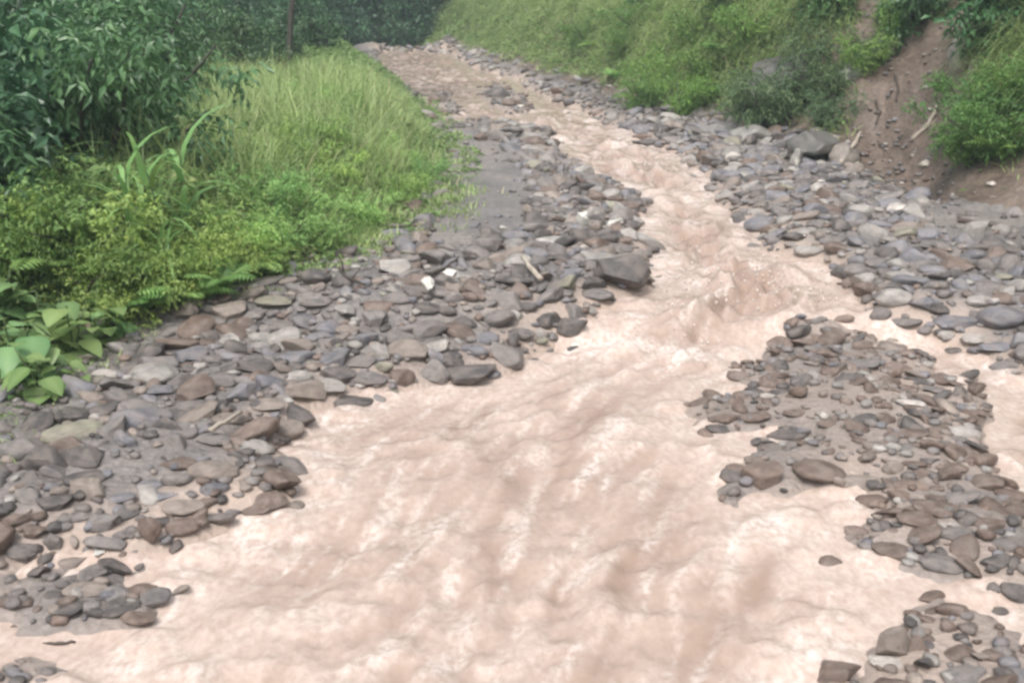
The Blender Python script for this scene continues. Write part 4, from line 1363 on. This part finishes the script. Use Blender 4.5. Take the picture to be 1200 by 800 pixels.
def stick(name, pix, rads, m, label, cat, lift=.02, forks=()):
    P = np.array([hit(*q) for q in pix]) + np.array([0, 0, lift])
    o0 = P[0].copy()
    P = P - o0
    # finer path
    tt = np.linspace(0, len(P) - 1, (len(P) - 1) * 4 + 1)
    PP = np.stack([np.interp(tt, range(len(P)), P[:, k]) for k in range(3)], 1)
    r = np.random.default_rng(int(pix[0][0]))
    PP[1:-1] += r.normal(0, rads[0] * .25, PP[1:-1].shape)
    rr = np.interp(tt, [0, len(P) - 1], rads)
    if not forks:
        o = link(name, mesh(name, *merge([tube(PP, rr, 7)]), m), loc=o0)
    else:
        o = link(name, None, loc=o0)
        part('stem', mesh('stem', *merge([tube(PP, rr, 7)]), m), o)
        for (i, d, L) in forks:
            b = PP[i]
            q = np.array([b, b + np.array(d) * L * .5 + r.normal(0, .01, 3), b + np.array(d) * L])
            part('twig', mesh('twig', *merge([tube(q, [rads[1] * .8, rads[1] * .6, rads[1] * .3], 5)]), m), o)
    tag(o, label, cat)
    return o


stick('driftwood_stick', [(612, 314), (622, 328), (634, 341)], (.018, .022), M_DEAD, 'bleached straight stick lying across the grey stones', 'stick', .09)
stick('log', [(438, 133), (455, 136), (480, 143)], (.055, .03), M_DARKWOOD, 'short dark log lying in the bright meadow beside the road', 'log', .16)
stick('forked_twig', [(398, 326), (408, 338), (428, 346)], (.014, .010), M_DARKWOOD, 'forked dark twig sticking up between stones at the meadow edge', 'twig', .08, [(2, (-.3, .1, .8), .18), (5, (.5, .2, .6), .14)])
stick('dead_branch', [(1068, 168), (1082, 156), (1090, 146), (1098, 128)], (.03, .022), M_DEAD, 'pale broken branch lying down the bare soil gully', 'branch', .05, [(4, (.6, 0, .5), .25), (8, (-.6, .1, .4), .2)])
stick('dead_branch', [(985, 196), (997, 180), (1008, 160)], (.03, .018), M_DEAD, 'pale branch leaning on the bank beside the rock ledge', 'branch', .06, [(4, (.5, 0, .6), .2)])
for q, lab in (([(1048, 92), (1052, 108), (1050, 124)], 'thin dark root hanging over the bare gully near its head'), ([(1100, 100), (1096, 118), (1099, 134)], 'thin dark root hanging down beside the grassy lobe'),
               ([(1026, 122), (1030, 136), (1026, 150)], 'thin dark root hanging beside the dusty bushes')):
    stick('exposed_root', q, (.018, .010), M_DARKWOOD, lab, 'root', .05, [(4, (.2, -.2, -.5), .2)])
stick('driftwood_stick', [(52, 768), (70, 767), (90, 766)], (.008, .006), M_DARKWOOD, 'thin dark stick floating on the shallow silt at the bottom', 'stick', .05)
stick('driftwood_stick', [(248, 520), (262, 512), (284, 498)], (.014, .010), M_DEAD, 'pale splintered stick among stones at the near water edge', 'stick', .08)
stick('driftwood_stick', [(505, 330), (520, 324), (538, 310)], (.016, .010), M_DARKWOOD, 'dark crooked stick lying on the silty lane', 'stick', .06)


def litter(name, px, py, l, label, cat, seed, lift):
    r = np.random.default_rng(seed)
    v, f = ICO[4]
    k = unit(r.normal(size=(7, 3))) * r.uniform(4, 9, (7, 1))
    v = v * (.6 + .16 * np.abs(np.sin(v @ k.T + r.uniform(0, 6, 7))).sum(1, keepdims=True))
    nn = unit(r.normal(size=(7, 3)))
    for q in nn:
        v = v - np.outer(np.maximum(v @ q - .55, 0), q)
    p = hit(px, py)
    o = link(name, mesh(name, v * np.array(l), f, M_PLASTIC), loc=(p[0], p[1], p[2] + lift), rot=(.1, .2, seed))
    tag(o, label, cat)
    return o


litter('plastic_bag', 684, 277, (.075, .06, .065), 'crumpled white plastic bag lying on the stones of the bar', 'bag', 3, .13)
litter('plastic_scrap', 722, 279, (.10, .05, .022), 'flat white plastic strip lying near the crumpled white bag', 'litter', 4, .15)
litter('plastic_scrap', 500, 347, (.075, .04, .03), 'white crushed plastic scrap in the middle of the bar', 'litter', 5, .10)
litter('paper_scrap', 530, 338, (.05, .045, .03), 'small torn white scrap between grey stones uphill of the crushed one', 'litter', 6, .10)
litter('paper_scrap', 116, 654, (.07, .03, .012), 'thin white scrap stranded on the pale silt by the upright stone', 'litter', 8, .03)

# ------------------------------------------------------------------ the damp air
hz = bpy.data.meshes.new('haze')
bm = bmesh.new()
bmesh.ops.create_cube(bm, size=1)
bm.to_mesh(hz); bm.free()
zmin, zmax = float(V[:, 2].min()) - 1, max(float(V[:, 2].max()), 16) + 2
x0, x1, y0, y1 = xs[0] - 3, xs[-1] + 3, ys[0] - 3, ys[-1] + 3
hm = bpy.data.materials.new('haze')
hm.use_nodes = True
hm.node_tree.nodes.clear()
pv = hm.node_tree.nodes.new('ShaderNodeVolumePrincipled')
pv.inputs['Color'].default_value = (.74, .90, .93, 1)
pv.inputs['Density'].default_value = .0024
out = hm.node_tree.nodes.new('ShaderNodeOutputMaterial')
hm.node_tree.links.new(pv.outputs[0], out.inputs['Volume'])
hz.materials.append(hm)
ho = link('haze', hz, loc=((x0 + x1) / 2, (y0 + y1) / 2, (zmin + zmax) / 2), scale=(x1 - x0, y1 - y0, zmax - zmin))
ho['kind'] = 'stuff'
